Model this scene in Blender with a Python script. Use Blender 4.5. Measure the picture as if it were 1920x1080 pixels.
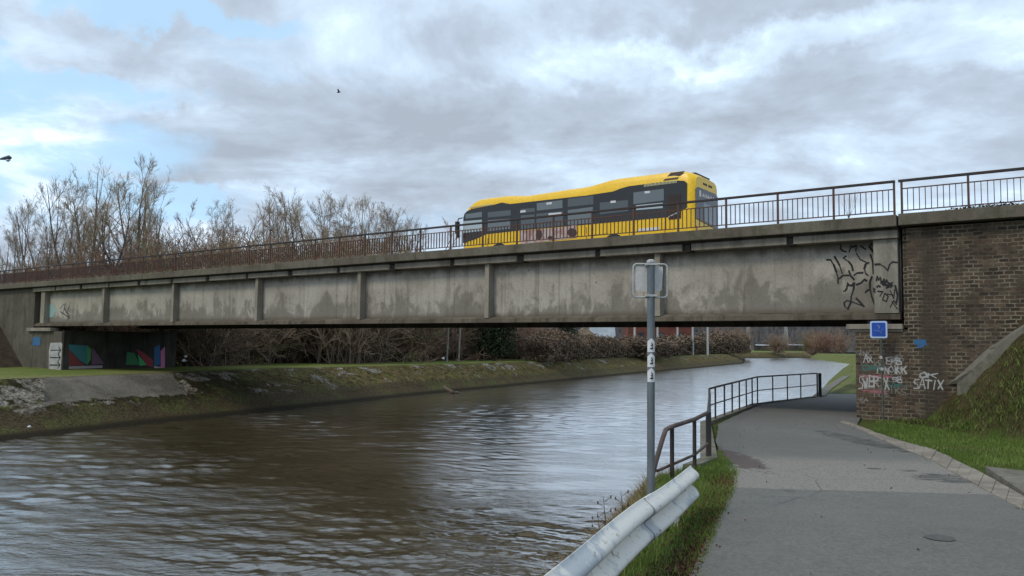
import bpy, bmesh, math, random
import numpy as np
from mathutils import Vector, Matrix

for o in list(bpy.data.objects): bpy.data.objects.remove(o)
scn = bpy.context.scene
col = scn.collection
rnd = random.Random(7)
R = math.radians

# ---------------------------------------------------------------- camera
F = 1500.0                      # focal length in pixels of a 1920 px wide picture
PITCH = math.atan(106.6 / F); ROLL = 0.0123
fw = Vector((0, math.cos(PITCH), math.sin(PITCH)))
r0 = Vector((1, 0, 0)); u0 = Vector((0, -math.sin(PITCH), math.cos(PITCH)))
rt = r0 * math.cos(ROLL) + u0 * math.sin(ROLL)
up = -r0 * math.sin(ROLL) + u0 * math.cos(ROLL)
CAMZ = 4.0
cam = bpy.data.cameras.new('camera'); cam.sensor_width = 36; cam.lens = F / 1920 * 36
cam.clip_start = 0.05; cam.clip_end = 8000
co = bpy.data.objects.new('camera', cam); col.objects.link(co)
co.matrix_world = Matrix(((rt.x, up.x, -fw.x, 0), (rt.y, up.y, -fw.y, 0), (rt.z, up.z, -fw.z, CAMZ), (0, 0, 0, 1)))
scn.camera = co
scn.view_settings.view_transform = 'Standard'; scn.view_settings.look = 'None'
scn.view_settings.exposure = 0.12; scn.view_settings.gamma = 1.0
scn.render.resolution_x = 1024; scn.render.resolution_y = 576

def ray(px, py): return fw * F + rt * (px - 960) - up * (py - 540)
def onz(px, py, z):
    d = ray(px, py); k = (z - CAMZ) / d.z
    return Vector((d.x * k, d.y * k, z))
def onY(px, py, Y):
    d = ray(px, py); k = Y / d.y
    return Vector((d.x * k, Y, CAMZ + d.z * k))

# ---------------------------------------------------------------- node helper
class NT:
    def __init__(s, nt): s.nt = nt; s.N = nt.nodes; s.L = nt.links
    def put(s, n, i, v):
        if v is None: return
        if isinstance(v, bpy.types.NodeSocket): s.L.new(v, n.inputs[i])
        else: n.inputs[i].default_value = v
    def new(s, t, **kw):
        n = s.N.new(t)
        for k, v in kw.items(): setattr(n, k, v)
        return n
    def coord(s, which='Object'): return s.new('ShaderNodeTexCoord').outputs[which]
    def geo(s, which='Position'): return s.new('ShaderNodeNewGeometry').outputs[which]
    def map(s, v, scale=(1, 1, 1), loc=(0, 0, 0), rot=(0, 0, 0)):
        n = s.new('ShaderNodeMapping'); s.put(n, 0, v); n.inputs[1].default_value = loc
        n.inputs[2].default_value = rot; n.inputs[3].default_value = scale; return n.outputs[0]
    def noise(s, v, scale=1, detail=4, rough=.55, dist=0, out=0):
        n = s.new('ShaderNodeTexNoise'); s.put(n, 'Vector', v); n.inputs['Scale'].default_value = scale
        n.inputs['Detail'].default_value = detail; n.inputs['Roughness'].default_value = rough
        n.inputs['Distortion'].default_value = dist; return n.outputs[out]
    def voro(s, v, scale=1, out='Distance', **kw):
        n = s.new('ShaderNodeTexVoronoi', **kw); s.put(n, 'Vector', v); n.inputs['Scale'].default_value = scale
        return n.outputs[out]
    def m(s, op, a, b=None, c=None):
        n = s.new('ShaderNodeMath', operation=op); s.put(n, 0, a); s.put(n, 1, b); s.put(n, 2, c); return n.outputs[0]
    def vm(s, op, a, b=None, out=0):
        n = s.new('ShaderNodeVectorMath', operation=op); s.put(n, 0, a); s.put(n, 1, b); return n.outputs[out]
    def ramp(s, v, a, b, c0=0.0, c1=1.0):
        n = s.new('ShaderNodeMapRange', interpolation_type='SMOOTHSTEP'); s.put(n, 0, v); s.put(n, 1, a); s.put(n, 2, b)
        s.put(n, 3, c0); s.put(n, 4, c1); return n.outputs[0]
    def mix(s, f, a, b, blend='MIX'):
        n = s.new('ShaderNodeMix', data_type='RGBA', blend_type=blend); s.put(n, 0, f)
        s.put(n, 6, c4(a)); s.put(n, 7, c4(b)); return n.outputs[2]
    def xyz(s, v):
        n = s.new('ShaderNodeSeparateXYZ'); s.put(n, 0, v); return n.outputs
    def cxyz(s, x, y, z):
        n = s.new('ShaderNodeCombineXYZ'); s.put(n, 0, x); s.put(n, 1, y); s.put(n, 2, z); return n.outputs[0]
    def bump(s, h, strength=.5, dist=.02, nrm=None):
        n = s.new('ShaderNodeBump'); s.put(n, 'Height', h); n.inputs['Strength'].default_value = strength
        n.inputs['Distance'].default_value = dist; s.put(n, 'Normal', nrm); return n.outputs[0]
def c4(c):
    if isinstance(c, (tuple, list)) and len(c) == 3: return (*c, 1)
    return c
MATS = {}
def material(name, base=(.5, .5, .5), rough=.7, metal=0.0, fn=None, spec=.5):
    if name in MATS: return MATS[name]
    m = bpy.data.materials.new(name); m.use_nodes = True
    t = NT(m.node_tree); b = m.node_tree.nodes['Principled BSDF']
    b.inputs['Base Color'].default_value = c4(base); b.inputs['Roughness'].default_value = rough
    b.inputs['Metallic'].default_value = metal; b.inputs['Specular IOR Level'].default_value = spec
    if fn:
        r = fn(t)
        for k, v in r.items(): t.put(b, {'c': 'Base Color', 'r': 'Roughness', 'n': 'Normal', 's': 'Specular IOR Level'}[k], c4(v))
    MATS[name] = m
    return m
def varied(name, c1, c2, scale=3, rough=.8, bump=.3, bdist=.01, detail=6, spec=.3, stretch=(1, 1, 1), lo=.38, hi=.62, metal=0):
    def fn(t):
        v = t.map(t.geo(), stretch)
        n = t.noise(v, scale, detail, .62)
        n2 = t.noise(v, scale * 9, 4, .6)
        c = t.mix(t.ramp(n, lo, hi), c1, c2)
        c = t.mix(t.ramp(n2, .3, .7, 0, .35), c, tuple(x * .55 for x in c1))
        return {'c': c, 'n': t.bump(n2, bump, bdist)}
    return material(name, rough=rough, fn=fn, spec=spec, metal=metal)

# ---------------------------------------------------------------- sky and sun
SUN_EL, SUN_AZ = R(46), R(236)       # azimuth clockwise from +Y: behind the camera, to its left
W = bpy.data.worlds.new('World'); scn.world = W; W.use_nodes = True
def build_sky():
    t = NT(W.node_tree)
    bg = t.N['Background']; bg.inputs['Strength'].default_value = 0.1
    sky = t.new('ShaderNodeTexSky', sky_type='NISHITA', sun_disc=False)
    sky.sun_elevation = SUN_EL; sky.sun_rotation = SUN_AZ; sky.air_density = 1.1; sky.dust_density = .6; sky.ozone_density = 1.3
    d = t.vm('NORMALIZE', t.coord('Generated'))
    x, y, z = t.xyz(d)
    zc = t.m('ADD', t.m('MAXIMUM', z, 0.0), .20)
    p = t.cxyz(t.m('DIVIDE', x, zc), t.m('DIVIDE', y, zc), 0.0)          # cloud deck plane
    wp = t.vm('ADD', p, t.vm('SCALE', t.vm('SUBTRACT', t.noise(p, .55, 3, .5, out=1), (.5, .5, .5)), None))
    wp.node.inputs[1].links[0].from_node.inputs['Scale'].default_value = .9
    nbig = t.noise(t.map(wp, loc=(3.1, 1.7, 0)), .85, 5, .52)
    nmid = t.noise(t.map(wp, loc=(-2.3, 5.2, 0)), 2.3, 7, .56)
    nfine = t.noise(t.map(wp, (1, 1, 1), (9, 4, 0)), 7, 6, .6)
    # soft clumps for the big masses the sky shows (directions)
    warp = t.vm('SCALE', t.vm('SUBTRACT', t.noise(d, 6, 6, .62, out=1), (.5, .5, .5)), None)
    warp.node.inputs['Scale'].default_value = .17
    dw = t.vm('ADD', d, warp)
    def blob(px, py, rx, ry, soft=.5):
        c = ray(px, py).normalized()
        az, el = math.atan2(c.x, c.y), math.asin(c.z)
        X, Y, Z = t.xyz(dw)
        a = t.m('DIVIDE', t.m('SUBTRACT', t.m('ARCTAN2', X, Y), az), rx / F)
        e = t.m('DIVIDE', t.m('SUBTRACT', t.m('ARCSINE', Z), el), ry / F)
        q = t.m('SQRT', t.m('ADD', t.m('MULTIPLY', a, a), t.m('MULTIPLY', e, e)))
        return t.ramp(q, 1 + soft, 1 - soft)
    def add(*v):
        r = v[0]
        for k in v[1:]: r = t.m('MAXIMUM', r, k)
        return r
    clear = add(blob(40, 235, 260, 75), blob(90, 130, 250, 30), blob(320, 385, 110, 38), blob(30, 345, 140, 45),
                t.m('MULTIPLY', blob(330, 25, 420, 28), .7), t.m('MULTIPLY', blob(640, 395, 260, 35), .42), t.m('MULTIPLY', blob(560, 110, 210, 30), .40))
    clear = t.m('MULTIPLY', clear, t.ramp(nmid, .66, .40, .25, 1))
    dark = add(t.m('MULTIPLY', blob(440, 275, 250, 80, .22), 1.1), blob(680, 250, 290, 110, .5), t.m('MULTIPLY', blob(1290, 230, 340, 90), .75), blob(1330, 5, 330, 62),
               t.m('MULTIPLY', blob(1640, 130, 330, 70), .65), t.m('MULTIPLY', blob(1800, 260, 260, 80), .8), t.m('MULTIPLY', blob(180, 70, 180, 40), .6))
    light = add(blob(1480, 75, 240, 34), blob(1250, 105, 130, 26), blob(1850, 70, 170, 45), t.m('MULTIPLY', blob(170, 275, 110, 34), .9),
                t.m('MULTIPLY', blob(1100, 130, 300, 30), .5), t.m('MULTIPLY', blob(1000, 310, 500, 50), .25), t.m('MULTIPLY', blob(60, 25, 140, 40), .6))
    s = t.m('ADD', t.m('MULTIPLY', t.m('SUBTRACT', nbig, .5), .75), t.m('MULTIPLY', t.m('SUBTRACT', nmid, .5), 1.05))
    s = t.m('ADD', s, t.m('MULTIPLY', t.m('SUBTRACT', nfine, .5), .62))
    s = t.m('ADD', s, t.m('MULTIPLY', light, .22)); s = t.m('SUBTRACT', s, t.m('MULTIPLY', dark, .21))
    s = t.m('ADD', s, .49)
    g = 20.0
    cr = t.new('ShaderNodeValToRGB'); t.put(cr, 0, s)
    e = cr.color_ramp.elements
    e[0].position = .10; e[0].color = (.20, .232, .275, 1)
    e[1].position = .98; e[1].color = (.60, .68, .76, 1)
    a = e.new(.34); a.color = (.25, .298, .36, 1)
    a = e.new(.62); a.color = (.34, .425, .52, 1)
    cloud = t.vm('SCALE', cr.outputs[0], None); cloud.node.inputs['Scale'].default_value = g
    blue = t.mix(.70, sky.outputs[0], (5.6, 8.9, 12.2))
    # veil of thin cloud in the clear patches
    c = t.mix(t.ramp(clear, .12, .8, 0, .84), cloud, blue)
    low = t.ramp(z, .0, .16, .35, 0)
    c = t.mix(low, c, (7.0, 8.3, 10.0))
    c = t.mix(t.ramp(z, 0, -.05), c, (1.2, 1.2, 1.1))
    t.L.new(c, bg.inputs['Color'])
build_sky()
sun = bpy.data.lights.new('sun', 'SUN'); sun.energy = 1.4; sun.angle = R(16); sun.color = (1, .89, .74)
so = bpy.data.objects.new('sun', sun); col.objects.link(so)
sd = Vector((math.sin(SUN_AZ) * math.cos(SUN_EL), math.cos(SUN_AZ) * math.cos(SUN_EL), math.sin(SUN_EL)))
so.rotation_euler = sd.to_track_quat('Z', 'Y').to_euler(); so.location = sd * 50

# ---------------------------------------------------------------- mesh helpers
class MB:
    def __init__(s): s.v = []; s.f = []; s.mi = []
    def add(s, vs, fs, mi=0):
        n = len(s.v); s.v += [tuple(p) for p in vs]; s.f += [tuple(i + n for i in f) for f in fs]; s.mi += [mi] * len(fs)
    def box(s, x0, x1, y0, y1, z0, z1, mi=0):
        s.add([(x, y, z) for z in (z0, z1) for y in (y0, y1) for x in (x0, x1)],
              [(0, 2, 3, 1), (4, 5, 7, 6), (0, 1, 5, 4), (1, 3, 7, 5), (3, 2, 6, 7), (2, 0, 4, 6)], mi)
    def prism(s, pts, a, b, axis='y', mi=0):     # pts 2-D outline, extruded from a to b along axis
        def P(p, k): return {'y': (p[0], k, p[1]), 'x': (k, p[0], p[1]), 'z': (p[0], p[1], k)}[axis]
        n = len(pts)
        s.add([P(p, a) for p in pts] + [P(p, b) for p in pts],
              [tuple(range(n))[::-1], tuple(range(n, 2 * n))] + [(i, (i + 1) % n, n + (i + 1) % n, n + i) for i in range(n)], mi)
    def tube(s, pts, r, n=8, mi=0, caps=True):
        pts = [Vector(p) for p in pts]; k = len(pts)
        rs = r if isinstance(r, (list, tuple)) else [r] * k
        vs = []; prev = None
        for i, p in enumerate(pts):
            d = (pts[min(i + 1, k - 1)] - pts[max(i - 1, 0)]).normalized()
            a = prev if prev and abs(prev.dot(d)) < .9 else (Vector((0, 0, 1)) if abs(d.z) < .9 else Vector((1, 0, 0)))
            x = (a - d * a.dot(d)).normalized(); prev = x; y = d.cross(x)
            for j in range(n):
                q = 2 * math.pi * j / n; vs.append(p + (x * math.cos(q) + y * math.sin(q)) * rs[i])
        fs = [(i * n + j, i * n + (j + 1) % n, (i + 1) * n + (j + 1) % n, (i + 1) * n + j) for i in range(k - 1) for j in range(n)]
        if caps: fs += [tuple(range(n))[::-1], tuple(range((k - 1) * n, k * n))]
        s.add(vs, fs, mi)
    def ribbon(s, pts, w, plane_y, axis='y', mi=0):  # flat painted stroke on a wall plane, pts in (x,z)
        for (a, b) in zip(pts[:-1], pts[1:]):
            dx, dz = b[0] - a[0], b[1] - a[1]; l = math.hypot(dx, dz) or 1e-6
            w_ = w * rnd.uniform(.55, 1.25); nx, nz = -dz / l * w_ / 2, dx / l * w_ / 2; ex, ez = dx / l * w_ * .3, dz / l * w_ * .3
            q = [(a[0] + nx - ex, a[1] + nz - ez), (a[0] - nx - ex, a[1] - nz - ez), (b[0] - nx + ex, b[1] - nz + ez), (b[0] + nx + ex, b[1] + nz + ez)]
            plane_y -= .00035
            s.add([(p[0], plane_y, p[1]) if axis == 'y' else (plane_y, p[0], p[1]) for p in q], [(0, 1, 2, 3)], mi)
    def build(s, name, mats, parent=None, smooth=0, bevel=0):
        me = bpy.data.meshes.new(name); me.from_pydata(s.v, [], s.f)
        if not isinstance(mats, (list, tuple)): mats = [mats]
        for m in mats: me.materials.append(m)
        if len(mats) > 1: me.polygons.foreach_set('material_index', s.mi)
        bm = bmesh.new(); bm.from_mesh(me)
        bmesh.ops.recalc_face_normals(bm, faces=bm.faces)
        if bevel:
            bmesh.ops.bevel(bm, geom=[e for e in bm.edges if len(e.link_faces) == 2 and e.calc_face_angle(0) > .6], offset=bevel, segments=2, affect='EDGES', profile=.6, clamp_overlap=True)
        bm.to_mesh(me); bm.free()
        if smooth:
            me.polygons.foreach_set('use_smooth', [True] * len(me.polygons)); me.set_sharp_from_angle(angle=R(smooth))
        o = bpy.data.objects.new(name, me); col.objects.link(o)
        if parent: o.parent = parent
        return o
def fastmesh(name, V, Q, mat, parent=None, smooth=False):
    V = np.asarray(V, dtype=np.float32); Q = np.asarray(Q, dtype=np.int32)
    k = Q.shape[1]
    me = bpy.data.meshes.new(name)
    me.vertices.add(len(V)); me.vertices.foreach_set('co', V.ravel())
    me.loops.add(Q.size); me.loops.foreach_set('vertex_index', Q.ravel())
    me.polygons.add(len(Q)); me.polygons.foreach_set('loop_start', np.arange(len(Q), dtype=np.int32) * k)
    me.polygons.foreach_set('loop_total', np.full(len(Q), k, dtype=np.int32))
    if smooth: me.polygons.foreach_set('use_smooth', np.ones(len(Q), dtype=bool))
    me.materials.append(mat); me.update(); me.validate()
    o = bpy.data.objects.new(name, me); col.objects.link(o)
    if parent: o.parent = parent
    return o
def tag(o, label=None, cat=None, group=None, kind=None):
    if label: o['label'] = label
    if cat: o['category'] = cat
    if group: o['group'] = group
    if kind: o['kind'] = kind
    return o
def empty(name, loc=(0, 0, 0), rz=0):
    o = bpy.data.objects.new(name, None); col.objects.link(o); o.location = loc; o.rotation_euler = (0, 0, rz)
    o.empty_display_size = .3; return o
def copy_tree(o, parent=None):
    c = o.copy(); col.objects.link(c)
    if parent: c.parent = parent
    for ch in list(o.children): copy_tree(ch, c)
    return c
def interp(y, ys, xs): return float(np.interp(y, ys, xs))
def hash_noise(seed=0):          # smooth 2-D value noise
    g = np.random.default_rng(seed).random((64, 64))
    def f(x, y):
        x = np.asarray(x, float); y = np.asarray(y, float)
        xi = np.floor(x).astype(int); yi = np.floor(y).astype(int); fx = x - xi; fy = y - yi
        fx = fx * fx * (3 - 2 * fx); fy = fy * fy * (3 - 2 * fy)
        a = g[xi % 64, yi % 64]; b = g[(xi + 1) % 64, yi % 64]; c = g[xi % 64, (yi + 1) % 64]; d = g[(xi + 1) % 64, (yi + 1) % 64]
        return (a * (1 - fx) + b * fx) * (1 - fy) + (c * (1 - fx) + d * fx) * fy - .5
    return lambda x, y, o=4: sum(f(np.asarray(x) * 2**k + 7.3 * k, np.asarray(y) * 2**k + 3.1 * k) / 2**k for k in range(o))
NZ = hash_noise(3)

# ---------------------------------------------------------------- bridge frame
vd = ray(-1118, 621); dv = Vector((vd.x, vd.y, 0)).normalized()      # along the bridge, away to the left
nv = Vector((-dv.y * -1, dv.x * -1, 0)); nv = Vector((dv.y, -dv.x, 0))
if nv.y < 0: nv = -nv
D1 = 24.0
def on_plane(px, py, t):
    d = ray(px, py); k = (D1 + t) / (nv.x * d.x + nv.y * d.y)
    return Vector((d.x * k, d.y * k, CAMZ + d.z * k))
P0 = on_plane(1690, 597, 0); P0.z = 0
ex = -dv                                                              # local x, to the right
BROT = math.atan2(ex.y, ex.x)
def L(px, py, t=0):       # pixel -> (local x, z) on the plane at local y = t
    p = on_plane(px, py, t); q = p - P0
    return (q.x * ex.x + q.y * ex.y, p.z)
def Lw(x, y, z=0): return P0 + ex * x + nv * y + Vector((0, 0, z))
def broot(name): return empty(name, P0, BROT)
XL = L(65, 600)[0]        # left end of the girder (negative)

# ================================================================ MATERIALS
def concrete_fn(base, dark, light, streak=1.0, moss=0):
    def fn(t):
        v = t.coord('Object')
        n1 = t.noise(v, .55, 6, .6); n2 = t.noise(t.map(v, (1.6, 1.6, .16)), 1.7, 7, .68)
        n3 = t.noise(v, 14, 5, .65); n4 = t.noise(t.map(v, (1, 1, .35), (5, 2, 1)), 1.1, 7, .66, .6)
        c = t.mix(t.ramp(n1, .36, .64), base, light)
        c = t.mix(t.ramp(n2, .46, .68, 0, .75 * streak), c, dark)
        c = t.mix(t.ramp(n4, .55, .66, 0, .6 * streak), c, tuple(q * .62 for q in dark))
        c = t.mix(t.ramp(n3, .35, .75, 0, .4), c, tuple(q * .6 for q in base))
        sp = t.voro(v, 3.1); c = t.mix(t.ramp(sp, .05, .02, 0, .6), c, dark)
        if moss:
            c = t.mix(t.ramp(t.noise(v, 2.3, 7, .7), .5, .62, 0, moss), c, (.045, .05, .018))
        return {'c': c, 'n': t.bump(t.m('ADD', n3, n2), .35, .02)}
    return fn
def web_fn(t):
    # girder web: pale weathered concrete, darker along the bottom where damp stains climb, vertical runs
    v = t.coord('Object'); x, y, z = t.xyz(v)
    n1 = t.noise(v, .5, 6, .6); n2 = t.noise(t.map(v, (2.1, 2.1, .14)), 1.6, 7, .7)
    n3 = t.noise(v, 16, 5, .65); n5 = t.noise(t.map(v, (1, 1, .55), (2, 7, 3)), 1.5, 8, .68, .5)
    c = t.mix(t.ramp(n1, .34, .66), (.32, .295, .245), (.44, .41, .35))
    c = t.mix(t.ramp(n2, .50, .72, 0, .5), c, (.15, .135, .105))
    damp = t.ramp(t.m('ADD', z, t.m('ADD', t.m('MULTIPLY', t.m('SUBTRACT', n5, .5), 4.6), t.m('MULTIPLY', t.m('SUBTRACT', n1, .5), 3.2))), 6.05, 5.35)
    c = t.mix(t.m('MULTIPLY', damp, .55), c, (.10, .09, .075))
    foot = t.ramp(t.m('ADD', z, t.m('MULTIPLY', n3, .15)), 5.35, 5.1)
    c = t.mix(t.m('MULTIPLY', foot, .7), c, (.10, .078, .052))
    topshade = t.ramp(t.m('ADD', z, t.m('MULTIPLY', n5, .7)), 7.05, 7.4)  # shade below the overhanging kerb, painted into the top of the web
    c = t.mix(t.m('MULTIPLY', topshade, .7), c, (.055, .046, .035))
    run = t.ramp(t.m('MULTIPLY', t.noise(t.map(v, (3.2, 3.2, .03)), 1.3, 3, .5), 1),     .60, .74, 0, .38)
    c = t.mix(run, c, (.07, .06, .05))
    sp = t.voro(t.map(v, (1, 1, 1.6)), 1.15); c = t.mix(t.ramp(sp, .07, .035, 0, .7), c, (.10, .085, .065))
    c = t.mix(t.ramp(n3, .35, .8, 0, .35), c, (.08, .07, .055))
    return {'c': c, 'n': t.bump(t.m('ADD', n3, n5), .4, .02)}
M = {}
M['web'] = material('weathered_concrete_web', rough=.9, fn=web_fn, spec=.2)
M['flange'] = material('flange_concrete', rough=.9, fn=concrete_fn((.115, .095, .07), (.05, .042, .03), (.17, .145, .11)), spec=.2)
M['rib'] = material('rib_concrete', rough=.9, fn=concrete_fn((.24, .215, .17), (.10, .09, .07), (.34, .31, .26), .6), spec=.2)
M['kerb'] = material('parapet_concrete', rough=.92, fn=concrete_fn((.125, .11, .085), (.06, .052, .04), (.17, .155, .12), .6, .3), spec=.15)
M['strip'] = material('strip_concrete', rough=.9, fn=concrete_fn((.22, .20, .16), (.10, .085, .065), (.28, .255, .21), .8), spec=.2)
M['dark'] = material('shade_dark_concrete', rough=.95, fn=concrete_fn((.05, .046, .04), (.02, .018, .016), (.075, .07, .06)), spec=.1)  # dark concrete, its colour also carrying the shade under the bridge
M['wall'] = material('abutment_concrete', rough=.92, fn=concrete_fn((.10, .088, .07), (.045, .04, .03), (.14, .125, .10), .8, .3), spec=.2)
def brick_fn(cx=1.0):
    def fn(t):
        v = t.coord('Object'); x, y, z = t.xyz(v)
        jit = t.noise(v, 2.2, 2, .5)
        bv = t.cxyz(t.m('ADD', t.m('ADD', x, y), t.m('MULTIPLY', jit, .09)), t.m('ADD', z, t.m('MULTIPLY', jit, .06)), 0.0)
        b = t.new('ShaderNodeTexBrick', offset=.5, offset_frequency=2); t.put(b, 'Vector', bv)
        b.inputs['Scale'].default_value = 1; b.inputs['Brick Width'].default_value = .225; b.inputs['Row Height'].default_value = .105
        b.inputs['Mortar Size'].default_value = .017; b.inputs['Mortar Smooth'].default_value = .25; b.inputs['Bias'].default_value = -.1
        t.put(b, 'Color1', t.mix(t.ramp(t.noise(v, 5, 3, .6), .4, .65), (.105, .078, .055), (.17, .12, .078))); b.inputs['Color2'].default_value = (.03, .022, .017, 1)
        t.put(b, 'Mortar', t.mix(t.ramp(t.noise(v, 1.3, 6, .7), .42, .60), (.25, .225, .17), (.085, .075, .058)))
        n = t.noise(v, .8, 6, .65); n3 = t.noise(v, 18, 4, .6)
        c = t.mix(t.ramp(n, .42, .66, 0, .75), b.outputs[0], t.mix(.5, b.outputs[0], (.055, .042, .03), 'MIX'))
        # pale lime bloom, soot run down the wall
        c = t.mix(t.ramp(t.noise(v, 1.7, 7, .7), .60, .75, 0, .5), c, (.17, .14, .085))
        run = t.m('MULTIPLY', t.ramp(t.m('ABSOLUTE', t.m('SUBTRACT', t.m('ADD', x, t.m('MULTIPLY', n, .7)), 1.1)), .42, .12), t.ramp(n3, .2, .6, .7, 1))
        c = t.mix(t.m('MULTIPLY', run, .8), c, (.06, .05, .038))
        c = t.mix(t.ramp(n3, .3, .8, 0, .5), c, (.04, .03, .022))
        c = t.mix(t.ramp(t.noise(v, 1.1, 6, .7), .56, .68, 0, .45), c, (.035, .04, .02))
        return {'c': c, 'n': t.bump(t.m('ADD', t.m('MULTIPLY', b.outputs[1], -1.2), n3), .6, .02)}
    return fn
M['brick'] = material('old_brick', rough=.9, fn=brick_fn(), spec=.2)
def pier_fn(t):
    r = brick_fn()(t); v = t.coord('Object')
    c = t.mix(t.ramp(t.noise(v, 1.4, 6, .7), .45, .7, 0, .55), r['c'], (.16, .10, .068))
    c = t.mix(t.ramp(t.noise(t.map(v, loc=(4, 4, 4)), 2.4, 6, .7), .56, .72, 0, .5), c, (.17, .15, .11))
    return {'c': c, 'n': r['n']}
M['pierbrick'] = material('pier_brick', rough=.9, fn=pier_fn, spec=.2)
def asphalt_fn(t):
    v = t.geo(); x, y, z = t.xyz(v)
    n1 = t.noise(v, .35, 5, .55); n2 = t.noise(v, 3, 6, .6); n3 = t.noise(v, 90, 3, .7)
    c = t.mix(t.ramp(n1, .35, .65), (.155, .150, .132), (.185, .178, .157))
    c = t.mix(t.ramp(n2, .3, .7, 0, .3), c, (.10, .10, .098))
    # a paler resurfaced band across the path and damp dark stains near the bridge
    yy = t.m('ADD', y, t.m('ADD', t.m('MULTIPLY', x, .10), t.m('MULTIPLY', n2, .25)))
    band = t.m('MULTIPLY', t.ramp(yy, 9.9, 10.0), t.ramp(yy, 14.0, 12.6))
    c = t.mix(t.m('MULTIPLY', band, .8), c, (.29, .27, .225))
    def spot(px, py, rx, ry):
        p = onz(px, py, 2.3)
        q = t.m('SQRT', t.m('ADD', t.m('POWER', t.m('DIVIDE', t.m('SUBTRACT', x, p.x), rx), 2.0), t.m('POWER', t.m('DIVIDE', t.m('SUBTRACT', y, p.y), ry), 2.0)))
        return t.ramp(t.m('ADD', q, t.m('MULTIPLY', t.m('SUBTRACT', n2, .5), 2.6)), 1.05, .9)
    rust = spot(1358, 850, .36, 1.9)
    pass
    wet = None
    for a in ((1620, 818, .3, 2.3), (1780, 900, .55, .35), (1700, 884, .16, .12), (1810, 909, .35, .2), (1640, 880, .1, .1), (1480, 930, .1, .1)):
        sp = spot(*a); wet = sp if wet is None else t.m('MAXIMUM', wet, sp)
    wet = t.m('MULTIPLY', wet, t.ramp(t.noise(t.map(v, (2, 9, 1)), 1.2, 4, .6), .46, .54, .15, 1))
    c = t.mix(t.m('MULTIPLY', wet, .7), c, (.045, .043, .04))
    crack = t.voro(t.map(v, (.5, .5, .5)), .9, feature='DISTANCE_TO_EDGE')
    c = t.mix(t.m('MULTIPLY', t.ramp(crack, .006, .001), t.ramp(n1, .5, .6, 0, .5)), c, (.04, .04, .04))
    n4 = t.noise(v, 26, 5, .75)
    c = t.mix(t.ramp(n4, .42, .62, 0, .55), c, (.085, .083, .076)); c = t.mix(t.ramp(t.noise(t.map(v, loc=(5, 5, 5)), 34, 3, .7), .60, .68, 0, .6), c, (.26, .25, .22))
    c = t.mix(t.ramp(n3, .35, .75, 0, .45), c, (.075, .074, .068))
    c = t.mix(t.ramp(t.voro(v, 4.5), .05, .03, 0, .75), c, (.26, .25, .22))
    c = t.mix(t.m('MULTIPLY', rust, .85), c, (.07, .043, .034)); c = t.mix(t.m('MULTIPLY', wet, .6), c, (.04, .038, .034))
    return {'c': c, 'n': t.bump(n3, .5, .006), 'r': t.ramp(t.m('MAXIMUM', wet, rust), 0, 1, .88, .6)}
M['asphalt'] = material('cycle_path_asphalt', rough=.88, fn=asphalt_fn, spec=.3)
M['road'] = varied('road_asphalt', (.05, .05, .05), (.08, .08, .08), 2)
M['kerbstone'] = varied('kerb_stone', (.20, .175, .14), (.30, .265, .21), 2.5, .9, .4, .01)
def grass_fn(c1, c2, c3, scale=1.2):
    def fn(t):
        v = t.geo(); n1 = t.noise(v, scale, 6, .62); n2 = t.noise(v, scale * 14, 4, .65); n3 = t.noise(t.map(v, loc=(9, 2, 5)), scale * .45, 5, .6)
        c = t.mix(t.ramp(n1, .38, .62), c1, c2); c = t.mix(t.ramp(n3, .5, .64, 0, .8), c, c3)
        c = t.mix(t.ramp(n2, .3, .7, 0, .6), c, tuple(q * .45 for q in c1))
        return {'c': c, 'n': t.bump(n2, .9, .05)}
    return fn
def ground_fn(t):
    r = grass_fn((.050, .085, .016), (.085, .115, .024), (.10, .09, .035))(t); q = grass_fn((.055, .045, .018), (.095, .072, .036), (.06, .07, .022), .9)(t)
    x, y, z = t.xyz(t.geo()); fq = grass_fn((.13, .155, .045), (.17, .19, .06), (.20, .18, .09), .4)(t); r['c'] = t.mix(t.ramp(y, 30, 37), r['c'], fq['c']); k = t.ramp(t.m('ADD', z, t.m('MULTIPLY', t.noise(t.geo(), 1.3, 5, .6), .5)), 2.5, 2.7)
    return {'c': t.mix(k, r['c'], q['c']), 'n': r['n']}
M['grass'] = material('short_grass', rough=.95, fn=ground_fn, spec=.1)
M['fargrass'] = material('far_grass', rough=.95, fn=grass_fn((.13, .165, .035), (.165, .19, .05), (.21, .19, .085), .3), spec=.1)
M['moss'] = material('mossy_slope', rough=.97, fn=grass_fn((.038, .036, .014), (.075, .055, .028), (.05, .062, .018), .9), spec=.1)
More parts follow.
